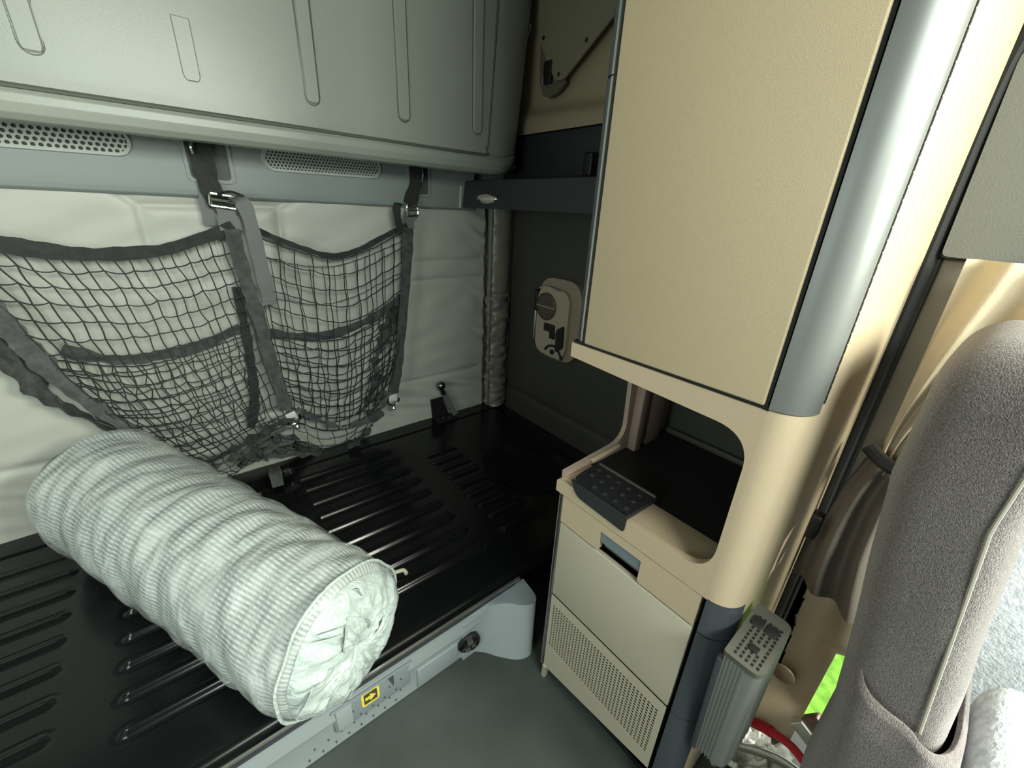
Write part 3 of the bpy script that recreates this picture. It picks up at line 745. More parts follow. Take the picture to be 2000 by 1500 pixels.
# lower slack pouches resting on the bunk
def ylow(q): return 1.70 - 0.0006 * max(0, q[1] - 820)
GP = coons(L3([(505, 835), (560, 815), (640, 842), (722, 808)], ylow), L3([(540, 868), (580, 880), (640, 878), (700, 858)], ylow),
           L3([(505, 835), (520, 855), (540, 868)], ylow), L3([(722, 808), (715, 835), (700, 858)], ylow), 8, 4)
netmesh(GP, 0.0018, 0.006, 0.12, 0.04, 5).build('slack_net_mesh', CORD, cn)
GQ = coons(L3([(340, 880), (400, 902), (460, 872), (510, 842)], ylow), L3([(390, 925), (430, 935), (490, 905), (540, 880)], ylow),
           L3([(340, 880), (360, 905), (390, 925)], ylow), L3([(510, 842), (520, 860), (540, 880)], ylow), 10, 5)
netmesh(GQ, 0.0018, 0.008, 0.14, 0.04, 6).build('slack_net_mesh', CORD, cn)
# bindings
def band(px, y, width, m, name, wd=(0, 0, 1), wob=1.0, th=0.003): 
    return MB().ribbon(resample(smooth_pts(L3(px, y), 8), 60), width, th, wd, wob).build(name, m, cn, angle=60)
yf = lambda q: yfront(q) - 0.006
band([(-190, 455), (-90, 468), (0, 477), (90, 490), (180, 497), (260, 494), (330, 486), (385, 468), (425, 455), (455, 440)], yf, lambda t: 0.046 - 0.016 * t, WEBD, 'top_binding', (0, 0, 1), 0.35)
band([(492, 445), (540, 466), (600, 488), (650, 500), (700, 488), (750, 462), (795, 440)], yf, 0.020, WEBD, 'top_binding', (0, 0, 1), 0.35)
band([(-195, 455), (-100, 530), (-10, 612), (55, 680), (125, 750), (200, 805), (280, 858), (345, 892)], yf, lambda t: 0.062 - 0.035 * t, WEBM, 'side_binding', (0.7, 0, -0.7), 0.5)
band([(-180, 500), (-60, 640), (30, 715), (100, 780), (190, 825), (290, 868)], lambda q: yfront(q) + 0.012, lambda t: 0.03 + 0.02 * math.sin(PI * t), WEBM, 'slack_fold', (0.6, 0.3, -0.7), 0.8)
band([(-170, 480), (-60, 600), (60, 735), (130, 795), (210, 832), (300, 875)], lambda q: yfront(q) + 0.02, 0.016, WEBM, 'slack_fold', (0.6, -0.3, -0.7), 0.8)
band([(120, 682), (170, 695), (240, 703), (320, 693), (400, 672), (470, 640)], yback, 0.034, WEBM, 'middle_binding', (0, 0, 1), 0.5)
band([(525, 650), (590, 658), (650, 652), (710, 630), (745, 610), (785, 580)], yback, 0.034, WEBM, 'middle_binding', (0, 0, 1), 0.5)
band([(462, 560), (478, 640), (492, 720), (497, 790), (490, 835)], lambda q: yback(q) - 0.004, 0.030, WEBD, 'rear_strap', (1, 0, 0), 0.4)
band([(785, 590), (755, 650), (735, 700), (735, 750), (700, 810)], lambda q: yback(q) - 0.004, 0.036, WEBM, 'rear_strap', (1, 0, 0.3), 3)
band([(330, 888), (400, 900), (455, 878), (510, 846), (575, 812)], yf, 0.020, WEBD, 'bottom_binding', (0, 0.3, 1), 2)
band([(340, 900), (410, 912), (470, 888), (520, 856), (560, 835)], lambda q: yfront(q) - 0.02, 0.014, WEBM, 'bottom_binding', (0, 0.3, 1), 3)
band([(580, 798), (620, 818), (660, 832), (705, 825), (745, 795), (757, 765)], yf, 0.020, WEBM, 'bottom_binding', (0, 0.2, 1), 2)
band([(735, 770), (735, 800), (718, 835), (700, 862), (685, 880)], lambda q: 1.71, 0.030, WEBM, 'slack_fold', (1, 0, 0.3), 4)
# bunched tangle at the middle of the bunk
m = MB(); rnd = random.Random(3)
for k in range(20):
    x0 = rnd.uniform(455, 520); x1 = rnd.uniform(560, 640)
    pts = [at(x0, 905 - (x0 - 455) * 0.25 + rnd.uniform(-12, 12), 1, 1.68 + rnd.uniform(-.02, .02))]
    for s in (0.33, 0.66): pts.append(at(x0 + (x1 - x0) * s, 872 + rnd.uniform(-20, 18), 1, 1.68 + rnd.uniform(-.03, .02)))
    pts.append(at(x1, 880 + rnd.uniform(-8, 6), 1, 1.69))
    m.ribbon(smooth_pts(pts, 4), 0.012, 0.0012, (rnd.random() - .5, rnd.random(), 1), 3)
m.build('bunched_net', WEBM, cn)
# straps and buckles
def strap(pts3, w, m, name, par=cn, wd=(1, 0, 0), th=0.003): return MB().ribbon(smooth_pts(pts3, 6), w, th, wd, 0.3).build(name, m, par, angle=60)
P3 = lambda u, v, y: at(u, v, 1, y)
strap([P3(385, 272, 1.745), P3(396, 310, 1.742), P3(403, 345, 1.742), P3(415, 375, 1.738), P3(430, 400, 1.732)], 0.062, WEBD, 'hanging_strap')
strap([P3(398, 345, 1.755), P3(402, 390, 1.752), P3(412, 440, 1.75)], 0.036, WEB, 'hanging_strap')
strap([P3(440, 405, 1.725), P3(452, 450, 1.72)], 0.058, WEB, 'buckle_strap')
strap([P3(452, 448, 1.715), P3(478, 540, 1.71), P3(505, 620, 1.70), P3(535, 720, 1.69), P3(560, 800, 1.682)], 0.043, WEBM, 'net_strap', wd=(1, 0, 0.1))
strap([P3(455, 385, 1.715), P3(472, 392, 1.695), P3(488, 430, 1.69), P3(505, 500, 1.688), P3(520, 560, 1.688), P3(527, 592, 1.69)], 0.044, WEB, 'loose_tail', wd=(1, 0, 0.1))
MB().box(-0.026, 0.026, -0.004, 0.004, -0.006, 0.006, 0.002, M=Matrix.Translation(P3(526, 592, 1.687)) @ Matrix.Rotation(-0.12, 4, 'Y')).build('tail_stitching', WEB, cn)
def buckle(c, w, h, tilt, m=CHROME):
    M_ = Matrix.Translation(c) @ Matrix.Rotation(tilt, 4, 'Y')
    mb = MB(); q = [(-w / 2, 0, h / 2), (w / 2, 0, h / 2), (w / 2, 0, -h / 2), (-w / 2, 0, -h / 2)]
    q = rounded([(a, b) for a, _, b in q], 0.005, 3); q.append(q[0])
    mb.tube([M_ @ Vector((a, 0, b)) for a, b in q], 0.0045, 8)
    mb.tube([M_ @ Vector((-w / 2, 0, 0.002)), M_ @ Vector((w / 2, 0, 0.002))], 0.0045, 8)
    mb.box(-w / 2, w / 2, -0.003, 0.003, h / 2 - 0.004, h / 2 + 0.007, 0.002, M=M_)
    return mb.build('buckle', m, cn)
buckle(P3(437, 394, 1.712), 0.072, 0.034, 0.12)
band([(425, 380), (450, 374), (478, 384)], 1.705, 0.012, WEBD, 'strap_loop', (0, 1, 0.5), 0.3)
strap([P3(816, 322, 1.745), P3(815, 345, 1.742), P3(808, 375, 1.74), P3(800, 400, 1.735)], 0.060, WEBD, 'hanging_strap')
buckle(P3(806, 412, 1.715), 0.050, 0.036, -0.05)
strap([P3(800, 415, 1.722), P3(798, 445, 1.72)], 0.052, WEB, 'buckle_strap')
strap([P3(785, 398, 1.71), P3(775, 402, 1.69), P3(777, 425, 1.688), P3(783, 455, 1.70)], 0.030, WEBD, 'strap_loop')
strap([P3(797, 445, 1.715), P3(793, 540, 1.71), P3(785, 640, 1.705), P3(776, 730, 1.70), P3(770, 768, 1.70)], 0.044, WEBM, 'net_strap')
def clip(c, tilt):
    M_ = Matrix.Translation(c) @ Matrix.Rotation(tilt, 4, 'Y')
    k = MB().box(-0.020, 0.020, -0.005, 0.005, -0.004, 0.030, 0.004, M=M_).build('clip_tab', WHITEP, cn)
    pts = [M_ @ Vector((a, 0, b)) for a, b in ((-0.028, 0.006), (-0.026, -0.010), (-0.008, -0.022), (0.008, -0.022), (0.026, -0.010), (0.028, 0.006))]
    MB().tube(smooth_pts(pts, 5), 0.0045, 8).build('ring', mat('dark_chrome', (0.25, 0.25, 0.26), 0.15, 1.0), k)
    MB().lathe(M_ @ Vector((0, 0, -0.050)), (0, 0, 1), [(0.001, 0), (0.007, 0.002), (0.009, 0.010), (0.005, 0.018), (0.008, 0.028), (0.004, 0.032)], 12).build('swivel_pin', CHROME, k)
clip(P3(768, 782, 1.695), 0.0); clip(P3(572, 818, 1.675), -0.25)
# snap hooks at the very top
strap([P3(-215, 235, 1.745), P3(-205, 330, 1.745), P3(-192, 462, 1.725)], 0.055, WEBD, 'hanging_strap')
MB().tube(smooth_pts([P3(378, 300, 1.735), P3(373, 285, 1.73), P3(378, 274, 1.74), P3(392, 276, 1.74)], 5), 0.005, 8).build('snap_hook', CHROME, cn)
MB().tube(smooth_pts([P3(824, 355, 1.735), P3(826, 340, 1.73), P3(824, 325, 1.74)], 5), 0.003, 8).build('snap_hook', CHROME, cn)

# belt buckle on the bunk behind the roll
bk = thing('bunk_belt_buckle', 'black webbing loop with chrome buckle lying at the back of the bunk below the net', 'belt buckle')
strap([(0.17, 1.70, 0.23), (0.165, 1.66, 0.25), (0.16, 1.62, 0.235), (0.158, 1.59, 0.200)], 0.045, WEBM, 'webbing_loop', bk)
MB().box(-0.022, 0.022, -0.016, 0.016, -0.01, 0.01, 0.004, M=Matrix.Translation((0.205, 1.655, 0.212)) @ Matrix.Rotation(0.5, 4, 'Z')).build('buckle_body', BLACK, bk)
for dx in (-0.010, 0.004):
    MB().box(-0.003, 0.003, -0.018, 0.018, -0.011, 0.0125, 0.002, M=Matrix.Translation((0.205 + dx, 1.653, 0.212)) @ Matrix.Rotation(0.5, 4, 'Z')).build('chrome_bar', CHROME, bk)

# ================================================================== CABINET
cbn = thing('storage_cabinet', 'tall beige cabinet with flat door, open cubby and fridge panel', 'cabinet', loc=(0, 0, 0))
X0 = 0.600
# front frame around the cubby, open to the bunk side
fr = rounded([(0.532, 0.650), (0.532, 0.685), (0.172, 0.698), (0.172, 0.968), (0.532, 0.983), (0.532, 1.012), (0.163, 1.012), (0.163, 0.650)],
             [0, 0.012, 0.060, 0.055, 0, 0, 0, 0], 10)
MB().prism([(X0 + 0.0, a, b) for a, b in fr], (0.016, 0, 0)).build('front_frame', BEIGE, cbn, angle=30)
def corner(z0, z1, m, name, ofs=0.0, zb=None):
    pts = []
    for k in range(13):
        a = PI / 2 * k / 12; pts.append((0.645 - (0.045 + ofs) * math.cos(a), 0.163 - (0.045 + ofs) * math.sin(a)))
    v = []; n = len(pts)
    inn = [(0.645 - 0.035 * math.cos(PI / 2 * k / 12), 0.163 - 0.035 * math.sin(PI / 2 * k / 12)) for k in range(13)]
    full = pts + inn[::-1]
    return MB().prism([(a, b, z0) for a, b in full], (0, 0, z1 - z0)).build(name, m, cbn, angle=40)
corner(1.016, 2.2, SATIN, 'door_grip', 0.002)
corner(0.652, 1.014, BEIGE, 'corner_column')
corner(0.572, 0.649, STRIP, 'corner_strip', 0.001)
corner(0.337, 0.569, STRIP, 'corner_strip', 0.001)
corner(0.03, 0.334, STRIP, 'corner_strip', 0.001)
# side panel facing the seats
MB().box(0.645, 1.0, 0.118, 0.130, 0.02, 2.2).build('side_panel', BEIGE, cbn, smooth=False)
MB().box(0.635, 1.36, 0.130, 0.163, 0.02, 2.2).build('side_core', BEIGE, cbn, smooth=False)
m = MB(); z = 1.03
m.box(0.6475, 0.650, 0.1155, 0.1185, 1.03, 2.2)
while z < 2.0: m.box(0.6505, 0.6535, 0.1155, 0.1185, z, z + 0.012); z += 0.0140
m.build('piano_hinge', mat('hinge_dark', (0.03, 0.03, 0.03), 0.4, 0.5), cbn, smooth=False)
# carcass: far side panel with cut-out, back, upper box floor
fp = rounded([(0.615, 0.02), (1.36, 0.02), (1.36, 0.985), (0.812, 0.985), (0.832, 0.715), (0.615, 0.700)], [0, 0, 0, 0, 0.055, 0], 8)
MB().prism([(a, 0.520, b) for a, b in fp], (0, 0.012, 0)).build('far_side_panel', mat('inner_beige', (0.42, 0.33, 0.26), 0.45), cbn, angle=30)
MB().box(0.616, 1.36, 0.163, 0.532, 0.985, 1.012).build('upper_floor', BEIGE, cbn, smooth=False)
MB().box(0.616, 1.36, 0.163, 0.530, 1.012, 2.2).build('upper_carcass', DARKP, cbn, smooth=False)
MB().box(1.03, 1.36, 0.163, 0.520, 0.02, 0.985).build('back_panel', mat('olive_black', (0.045, 0.047, 0.038), 0.6), cbn, smooth=False)
MB().box(0.68, 1.03, 0.164, 0.172, 0.684, 0.985).build('inner_liner', mat('olive_black', (0.045, 0.047, 0.038), 0.6), cbn, smooth=False)
MB().box(0.610, 0.702, 0.163, 0.520, 0.665, 0.688, 0.003).build('cubby_sill', BEIGE, cbn)
MB().box(0.702, 1.03, 0.163, 0.520, 0.665, 0.686).build('cubby_mat', mat('cubby_mat', (0.012, 0.012, 0.013), 0.6), cbn, smooth=False)
MB().tube([(0.80, 0.514, 0.709), (0.70, 0.514, 0.704)], 0.006, 8).build('guide_rail', BEIGE, cbn)
PK = mat('rail_pinkish', (0.35, 0.25, 0.21), 0.45)
MB().box(0.845, 0.875, 0.495, 0.520, 0.66, 0.985, 0.004).build('inner_rail', PK, cbn)
MB().box(0.885, 0.985, 0.508, 0.520, 0.65, 0.985, 0.004).build('inner_rail', PK, cbn)
MB().box(0.90, 0.965, 0.500, 0.512, 0.66, 0.84, 0.004).build('inner_bracket', PK, cbn)
MB().lathe((0.878, 0.50, 0.72), (0, -1, 0), [(0.010, 0), (0.010, 0.004), (0.002, 0.006)], 12).build('inner_screw', STEEL, cbn)
MB().box(1.015, 1.03, 0.18, 0.51, 0.684, 0.700, 0.003).build('back_batten', mat('batten', (0.07, 0.072, 0.06), 0.5), cbn)
# lower carcass
MB().box(0.64, 1.03, 0.166, 0.520, 0.02, 0.660).build('lower_carcass', DARKP, cbn, smooth=False)
# door with silver inlay and rounded dark edge
dr = thing('x', 'x', 'x'); bpy.data.objects.remove(dr)
door = MB().box(X0 - 0.002, X0 + 0.014, 0.170, 0.500, 1.018, 2.2, 0.003).build('door', BEIGED, cbn)
MB().box(X0 + 0.001, X0 + 0.012, 0.1655, 0.1702, 1.016, 2.2).build('door_gap_shade', GAP, door, smooth=False)  # black strips stand in for the shaded gap around the door
MB().box(X0 + 0.003, X0 + 0.012, 0.165, 0.53, 1.0115, 1.018).build('door_gap_shade', GAP, door, smooth=False)
MB().box(X0 - 0.001, X0 + 0.01, 0.5005, 0.5045, 1.020, 2.2).build('door_gap_shade', GAP, door, smooth=False)
MB().box(X0 - 0.003, X0 + 0.012, 0.5045, 0.5085, 1.022, 1.449).build('silver_inlay', STEEL, door)
MB().box(X0 - 0.003, X0 + 0.012, 0.5045, 0.5085, 1.451, 1.545).build('silver_inlay', STEEL, door)
for z0, z1 in ((1.020, 1.448), (1.452, 1.545), (1.549, 2.2)):
    pts = []
    for k in range(9): a = PI / 2 * k / 8; pts.append((X0 + 0.030 - 0.030 * math.cos(a), 0.5085 + 0.024 * math.sin(a)))
    pts += [(X0 + 0.06, 0.5325), (X0 + 0.06, 0.50), (X0, 0.50)]
    MB().prism([(a, b, z0) for a, b in pts], (0, 0, z1 - z0)).build('edge_strip', STRIP, door, angle=30)
# drawer front with grip
yy0, yy1 = 0.172, 0.507
dp = rounded([(yy0, 0.575), (0.292, 0.575), (0.292, 0.628), (0.393, 0.628), (0.393, 0.575), (yy1, 0.575), (yy1, 0.648), (yy0, 0.648)], [0, .006, 0.003, 0.003, .006, 0, 0, 0], 4)
df = MB().prism([(X0, a, b) for a, b in dp], (0.014, 0, 0)).build('drawer', BEIGE, cbn, angle=30)
MB().prism([(X0 + 0.022, 0.293, 0.575), (X0 + 0.022, 0.392, 0.575), (X0 + 0.022, 0.392, 0.628), (X0 + 0.022, 0.293, 0.628)], (0.004, 0, 0)).build('recess_back', mat('recess_brown', (0.13, 0.115, 0.09), 0.5), df, smooth=False)
MB().prism([(X0 + 0.002, 0.391, 0.626), (X0 + 0.020, 0.391, 0.604), (X0 + 0.020, 0.391, 0.628)], (0, -0.097, 0)).build('grip', SLATE, df, smooth=False)
MB().prism([(X0 + 0.003, 0.391, 0.600), (X0 + 0.003, 0.391, 0.627), (X0 + 0.007, 0.391, 0.627), (X0 + 0.007, 0.391, 0.600)], (0, -0.097, 0)).build('grip_plate', SLATE, df, smooth=False)
# fridge door panel and vented skirt
MB().box(X0, X0 + 0.014, yy0, yy1, 0.338, 0.570, 0.002).build('fridge_panel', FRIDGE, cbn)
def skirt():
    m = MB(); y0, y1 = yy0, yy1
    va, vb, vz0, vz1 = 0.184, 0.499, 0.150, 0.305
    ny, nz = 34, 17
    # perforated field
    cy = (vb - va) / ny; cz = (vz1 - vz0) / nz
    for i in range(ny):
        for j in range(nz):
            a0 = va + i * cy; a1 = a0 + cy; b0 = vz0 + j * cz; b1 = b0 + cz
            h0 = a0 + cy * 0.20; h1 = a1 - cy * 0.20; g0 = b0 + cz * 0.16; g1 = b1 - cz * 0.16
            o_ = [(X0, a0, b0), (X0, a1, b0), (X0, a1, b1), (X0, a0, b1)]; q = [(X0, h0, g0), (X0, h1, g0), (X0, h1, g1), (X0, h0, g1)]
            w = [(X0 + 0.0012, p_[1], p_[2]) for p_ in q]
            m.add(o_ + q + w, [(k, (k + 1) % 4, 4 + (k + 1) % 4, 4 + k) for k in range(4)] + [(4 + k, 4 + (k + 1) % 4, 8 + (k + 1) % 4, 8 + k) for k in range(4)])
    def quad(a, b, c, d): m.add([(X0, *a), (X0, *b), (X0, *c), (X0, *d)], [(0, 1, 2, 3)])
    quad((y0, vz1), (y1, vz1), (y1, 0.335), (y0, 0.335)); quad((y0, vz0), (va, vz0), (va, vz1), (y0, vz1)); quad((vb, vz0), (y1, vz0), (y1, vz1), (vb, vz1))
    quad((y0, 0.112), (y1, 0.05), (y1, vz0), (y0, vz0))
    m.add([(X0, y0, 0.112), (X0, y1, 0.05), (X0 + .02, y1, 0.05), (X0 + .02, y0, 0.112)], [(0, 1, 2, 3)])
    return m
skt = skirt().build('vent_panel', FRIDGE, cbn, smooth=False)
MB().box(X0 + 0.010, X0 + 0.018, yy0, yy1, 0.115, 0.333).build('vent_backing', GAP, skt, smooth=False)
MB().box(0.64, 0.66, 0.17, 0.52, 0.0, 0.12).build('toe_kick', BLACK, cbn, smooth=False)
MB().prism([(X0 - 0.004, 0.495, 0.055), (X0 + 0.014, 0.495, 0.055), (X0 + 0.012, 0.500, 0.0), (X0 + 0.0, 0.500, 0.0)], (0, 0.012, 0)).build('levelling_foot', FRIDGE, cbn, smooth=False)
# dark strip on the bunk-side edge
for z0, z1 in ((0.573, 0.648), (0.50, 0.570), (0.337, 0.497), (0.05, 0.334)):
    pts = [(X0 + 0.0, 0.5085), (X0 + 0.004, 0.520), (X0 + 0.016, 0.531), (X0 + 0.05, 0.533), (X0 + 0.05, 0.5085)]
    MB().prism([(a, b, z0) for a, b in pts], (0, 0, z1 - z0)).build('edge_strip', STRIP, cbn, angle=30)
MB().box(X0 - 0.001, X0 + 0.01, 0.5075, 0.5095, 0.335, 0.648).build('edge_inlay', STEEL, cbn, smooth=False)

# rubber pad
pd = thing('bumpy_rubber_pad', 'black rubber pad with round bumps on the cubby sill of the beige cabinet', 'pad')
pq = rounded([(0.598, 0.338), (0.694, 0.335), (0.697, 0.492), (0.650, 0.494), (0.600, 0.485)], [0.005, 0.006, 0.010, 0.025, 0.015], 5)
MB().prism([(a, b, 0.699) for a, b in pq], (0, 0, 0.010)).build('pad', RUBBER, pd, angle=30)
MB().prism([(0.596, a, b) for a, b in rounded([(0.340, 0.668), (0.47, 0.674), (0.488, 0.709), (0.338, 0.709)], [0.006, 0.02, 0.005, 0.004])], (0.004, 0, 0)).build('front_lip', RUBBER, pd)
MB().box(0.692, 0.699, 0.338, 0.490, 0.700, 0.712, 0.002).build('rear_edge', mat('pad_edge', (0.10, 0.085, 0.08), 0.4), pd)
for i in range(5):
    for j in range(3):
        if (i, j) in ((4, 0),): continue
        cc = (0.618 + j * 0.029, 0.355 + i * 0.028 + j * 0.004, 0.7085)
        MB().lathe(cc, (0, 0, 1), [(0.0075, 0), (0.0065, 0.003), (0.003, 0.0045), (0.0005, 0.005)], 14).build('bump', RUBBER, pd)

# ================================================================== INVERTER
iv = thing('power_inverter', 'silver finned aluminium power inverter strapped upright to the side of the beige cabinet', 'inverter')
TI = Matrix.Translation((0.625, 0.083, 0.62)) @ Matrix.Rotation(-0.14, 4, 'Y') 
def invpts(lst): return [TI @ Vector(p_) for p_ in lst]
out = rounded([(-0.058, -0.030), (0.058, -0.030), (0.058, 0.024), (-0.058, 0.024)], [0.016, 0.016, 0.004, 0.004], 4)
# finned cross-section on the aisle face
cs = []
for a, b in out: cs.append((a, b))
m = MB().prism(invpts([(a, b, -0.32) for a, b in cs]), TI.to_3x3() @ Vector((0, 0, 0.315))); m.build('case', ALU, iv, angle=30)
m = MB()
for k in range(6):
    y = -0.008 + k * 0.0058; m.box(-0.0615, -0.057, y - 0.0012, y + 0.0012, -0.32, -0.006, 0, M=TI)
for k in range(7):
    x = -0.036 + k * 0.012; m.box(x - 0.0012, x + 0.0012, -0.0325, -0.029, -0.32, -0.006, 0, M=TI)
m.build('fins', ALU, iv, smooth=False)
cap = MB().prism(invpts([(a * 1.05, b * 1.06, -0.006) for a, b in out]), TI.to_3x3() @ Vector((0, 0, 0.012))).build('end_cap', INVG, iv, angle=30)
m = MB()
for i in range(11):
    for j in range(5):
        x = -0.050 + i * 0.0086; y = -0.022 + j * 0.0085
        if i >= 9 and 0: continue
        if 3 <= i <= 4 and 1 <= j <= 2: continue
        if i >= 8 and j not in (0,) and i < 10: continue
        m.box(x - 0.0028, x + 0.0028, y - 0.002, y + 0.002, 0.0055, 0.0064, 0, M=TI)
m.build('vent_slots', BLACK, cap, smooth=False)
for y in (-0.012, 0.010):
    MB().box(0.014, 0.034, y - 0.009, y + 0.009, 0.0055, 0.010, 0.002, M=TI).build('outlet', BLACK, cap)
MB().box(-0.030, -0.018, -0.012, 0.002, 0.0055, 0.009, 0.001, M=TI).build('switch', BLACK, cap)
MB().box(-0.062, -0.050, 0.022, 0.032, -0.33, -0.02, 0.002, M=TI).build('mounting_rail', STRIP, iv)

# ================================================================== SEAT
se = thing('passenger_seat', 'seat backrest under a worn grey knitted cover, cropped at the right edge', 'seat')
def seatsec(z):
    """x0,x1,y0,y1 of the backrest at height z"""
    rear = 0.030 if z > 0.95 else 0.030 - 0.045 * ((0.95 - z) / 0.33)
    return 0.64, 0.91, rear - 0.125, rear
def seatfn(u, v):
    z = 0.50 + v * 0.655
    x0, x1, y0, y1 = seatsec(z)
    cx, cy = (x0 + x1) / 2, (y0 + y1) / 2; hx, hy = (x1 - x0) / 2, (y1 - y0) / 2
    e = max(0, (z - 1.075) / 0.08); k = math.sqrt(max(0, 1 - e ** 3.0)) if e < 1 else 0
    a = 2 * PI * u; ca, sa = math.cos(a), math.sin(a); p_ = 0.4
    px = cx + 0.01 * e + hx * (0.25 * k + 0.75 * k ** 0.5) * math.copysign(abs(ca) ** p_, ca)
    py = cy + hy * k * math.copysign(abs(sa) ** 0.6, sa)
    w = 0.003 * noise.noise(Vector((px * 8, py * 14, z * 8)))
    return Vector((px + w, py + w, z))
MB().grid(seatfn, 80, 90).build('backrest', SEAT, se, angle=80)
# lower cover: a bulging sleeve with an open hem, higher at the back corner
def lowfn(u, v):
    a = 2 * PI * u; ca, sa = math.cos(a), math.sin(a)
    zt = 0.655 + 0.030 * (sa if sa > -0.2 else -0.2) - 0.02 * max(0, -sa)
    prof = [(0.0, 0.0, 0.92), (0.25, 0.20, 1.0), (0.80, 0.93, 1.0), (0.90, 0.985, 0.93), (0.95, 1.0, 0.84), (1.0, 0.985, 0.78)]
    i = 0
    while i < len(prof) - 2 and prof[i + 1][0] < v: i += 1
    t = (v - prof[i][0]) / (prof[i + 1][0] - prof[i][0])
    zf = prof[i][1] + (prof[i + 1][1] - prof[i][1]) * t; k = prof[i][2] + (prof[i + 1][2] - prof[i][2]) * t
    z = 0.02 + zf * (zt - 0.02)
    hx, hy = 0.155 * (0.5 + 0.5 * k) , 0.070 * k
    cy = -0.088 - 0.035 * (1 - zf)
    px = 0.765 + hx * math.copysign(abs(ca) ** 0.4, ca); py = cy + hy * math.copysign(abs(sa) ** 0.6, sa)
    w = 0.006 * noise.noise(Vector((px * 7, py * 26, z * 6)))
    return Vector((px - w, py + w, z))
MB().grid(lowfn, 90, 70).build('lower_cover', SEAT, se, angle=80)
seam = [Vector((0.642, seatsec(z)[2] + 0.028, z)) for z in frange(0.64, 1.04, 30)]
MB().tube(seam, 0.0022, 6).build('seam', SEAM, se)
MB().box(0.62, 0.93, -0.62, -0.175, 0.40, 0.60, 0.05).build('cushion', SEATL, se)
MB().box(0.62, 0.92, -0.60, -0.20, 0.0, 0.40, 0.02).build('seat_base', DARKP, se)
# door lining further forward, full daylight put into its pale colour
dl = MB().prism([(1.06, a, b) for a, b in rounded([(-0.12, 0.45), (-0.20, 0.05), (-1.2, 0.05), (-1.2, 1.02), (-0.11, 1.02)], [0.04, 0.04, 0, 0, 0.04])], (0.05, 0, 0)).build('door_1', SEATL, angle=30); struct(dl, 'door lining beyond the seat, its pale colour standing in for daylight')

# ================================================================== CURTAIN
cu = thing('door_curtain', 'cream curtain gathered by a dark tie on the door pillar behind the seat', 'curtain')
def curt(u, v, top, tie, bot, folds, amp, x):
    z = top[2] + v * (bot[2] - top[2]); zt = (tie[2] - top[2]) / (bot[2] - top[2])
    if v < zt: s = v / zt; s2 = s * s * (3 - 2 * s); a = top[0] + (tie[0] - top[0]) * s2; b = top[1] + (tie[1] - top[1]) * s2
    else: s = (v - zt) / (1 - zt); s2 = s; a = tie[0] + (bot[0] - tie[0]) * s2; b = tie[1] + (bot[1] - tie[1]) * s2
    y = a + (b - a) * u
    w = abs(b - a) / 0.15
    xx = x + amp * (0.35 + 0.65 * min(1, w)) * math.sin(u * folds * 2 * PI + 1.2 * math.sin(v * 3)) + 0.004 * noise.noise(Vector((u * 5, v * 4, 1)))
    return Vector((xx, y, z))
m = MB().grid(lambda u, v: curt(u, v, (0.068, -0.25, 1.215), (0.066, 0.012, 0.87), (0.069, 0.008, 0.83), 5, 0.014, 0.955), 160, 60)
m.build('fabric', CURT, cu, angle=80)
MB().tube(smooth_pts([(0.925, 0.080, 0.885), (0.918, 0.05, 0.868), (0.922, 0.01, 0.862), (0.95, -0.01, 0.865)], 6), 0.013, 10).build('tie_band', BLACK, cu)
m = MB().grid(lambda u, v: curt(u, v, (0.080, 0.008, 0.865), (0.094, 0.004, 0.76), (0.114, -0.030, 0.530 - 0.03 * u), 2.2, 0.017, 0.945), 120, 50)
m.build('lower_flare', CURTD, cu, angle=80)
MB().box(0.93, 0.965, 0.10, 0.125, 0.64, 0.70, 0.006).build('fastener', BLACK, cu)

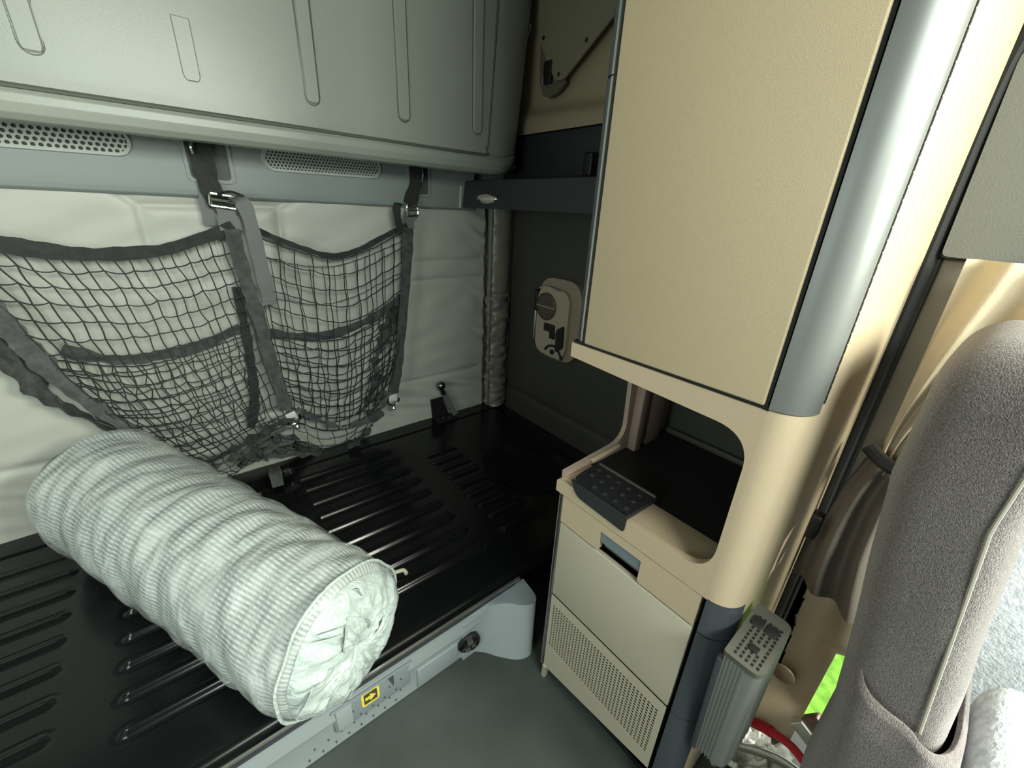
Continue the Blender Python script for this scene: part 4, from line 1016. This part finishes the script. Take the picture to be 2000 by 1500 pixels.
# ================================================================== FLOOR CLUTTER (door side)
pk = struct(MB().lathe(at(1530, 1315, 0, PX - 0.018), (-1, 0, 0), [(0.026, 0), (0.025, 0.004), (0.020, 0.006), (0.001, 0.0065)], 24).build('trim_7', mat('plug_brown', (0.20, 0.15, 0.10), 0.5)), 'brown round plug on the tan pillar lining')
rc = thing('red_battery_cable', 'thick red cable curving across the floor from under the inverter', 'cable')
rcp = smooth_pts([at(1455, 1402, 0, 0.80), at(1500, 1425, 0, 0.80), at(1550, 1462, 0, 0.77), at(1595, 1525, 0, 0.73)], 8)
MB().tube(rcp, 0.0085, 10).build('cable', RED, rc)
MB().tube(rcp[3:10], 0.0115, 10).build('sleeve', RED, rc)
wb = thing('bare_wire_bundle', 'bundle of pale braided wires beside the red cable', 'wires')
for k in range(3):
    MB().tube(smooth_pts([at(1435, 1450 + 5 * k, 2, 0.06), at(1490, 1462 + 8 * k, 2, 0.07), at(1545, 1490 + 8 * k, 2, 0.06), at(1600, 1540 + 8 * k, 2, 0.05)], 6), 0.0035, 8).build('wire', [STEEL, PAPER, mat('olive_wire', (0.2, 0.22, 0.15), 0.4)][k], wb)
wp = MB()
def paperfn(u, v):
    p0 = Vector((0.78 + u * 0.16, 0.11 - v * 0.11 - u * .03, 0.02))
    return p0 + Vector((0, 0, 0.05 * noise.noise(Vector((u * 3, v * 3, 2))) + 0.03 * noise.noise(Vector((u * 9, v * 9, 4))) + 0.03))
tag(wp.grid(paperfn, 40, 40).build('crumpled_plastic_bag', PAPER, angle=80), 'crumpled pale plastic bag on the floor under the inverter', 'plastic bag')
bl = thing('belt_receptacle', 'grey metal belt anchor with clear sleeve at the foot of the door pillar', 'belt anchor')
c0 = at(1575, 1430, 0, 0.985)
Mx = Matrix.Translation(c0) @ Matrix.Rotation(0.5, 4, 'X')
MB().box(-0.012, 0.012, -0.035, 0.03, -0.018, 0.018, 0.004, M=Mx).build('anchor_block', mat('anchor_grey', (0.45, 0.48, 0.42), 0.3, 0.5), bl)
MB().box(-0.004, 0.018, -0.02, 0.03, 0.014, 0.06, 0.003, M=Mx).build('anchor_tongue', mat('anchor_brown', (0.14, 0.09, 0.06), 0.4), bl)
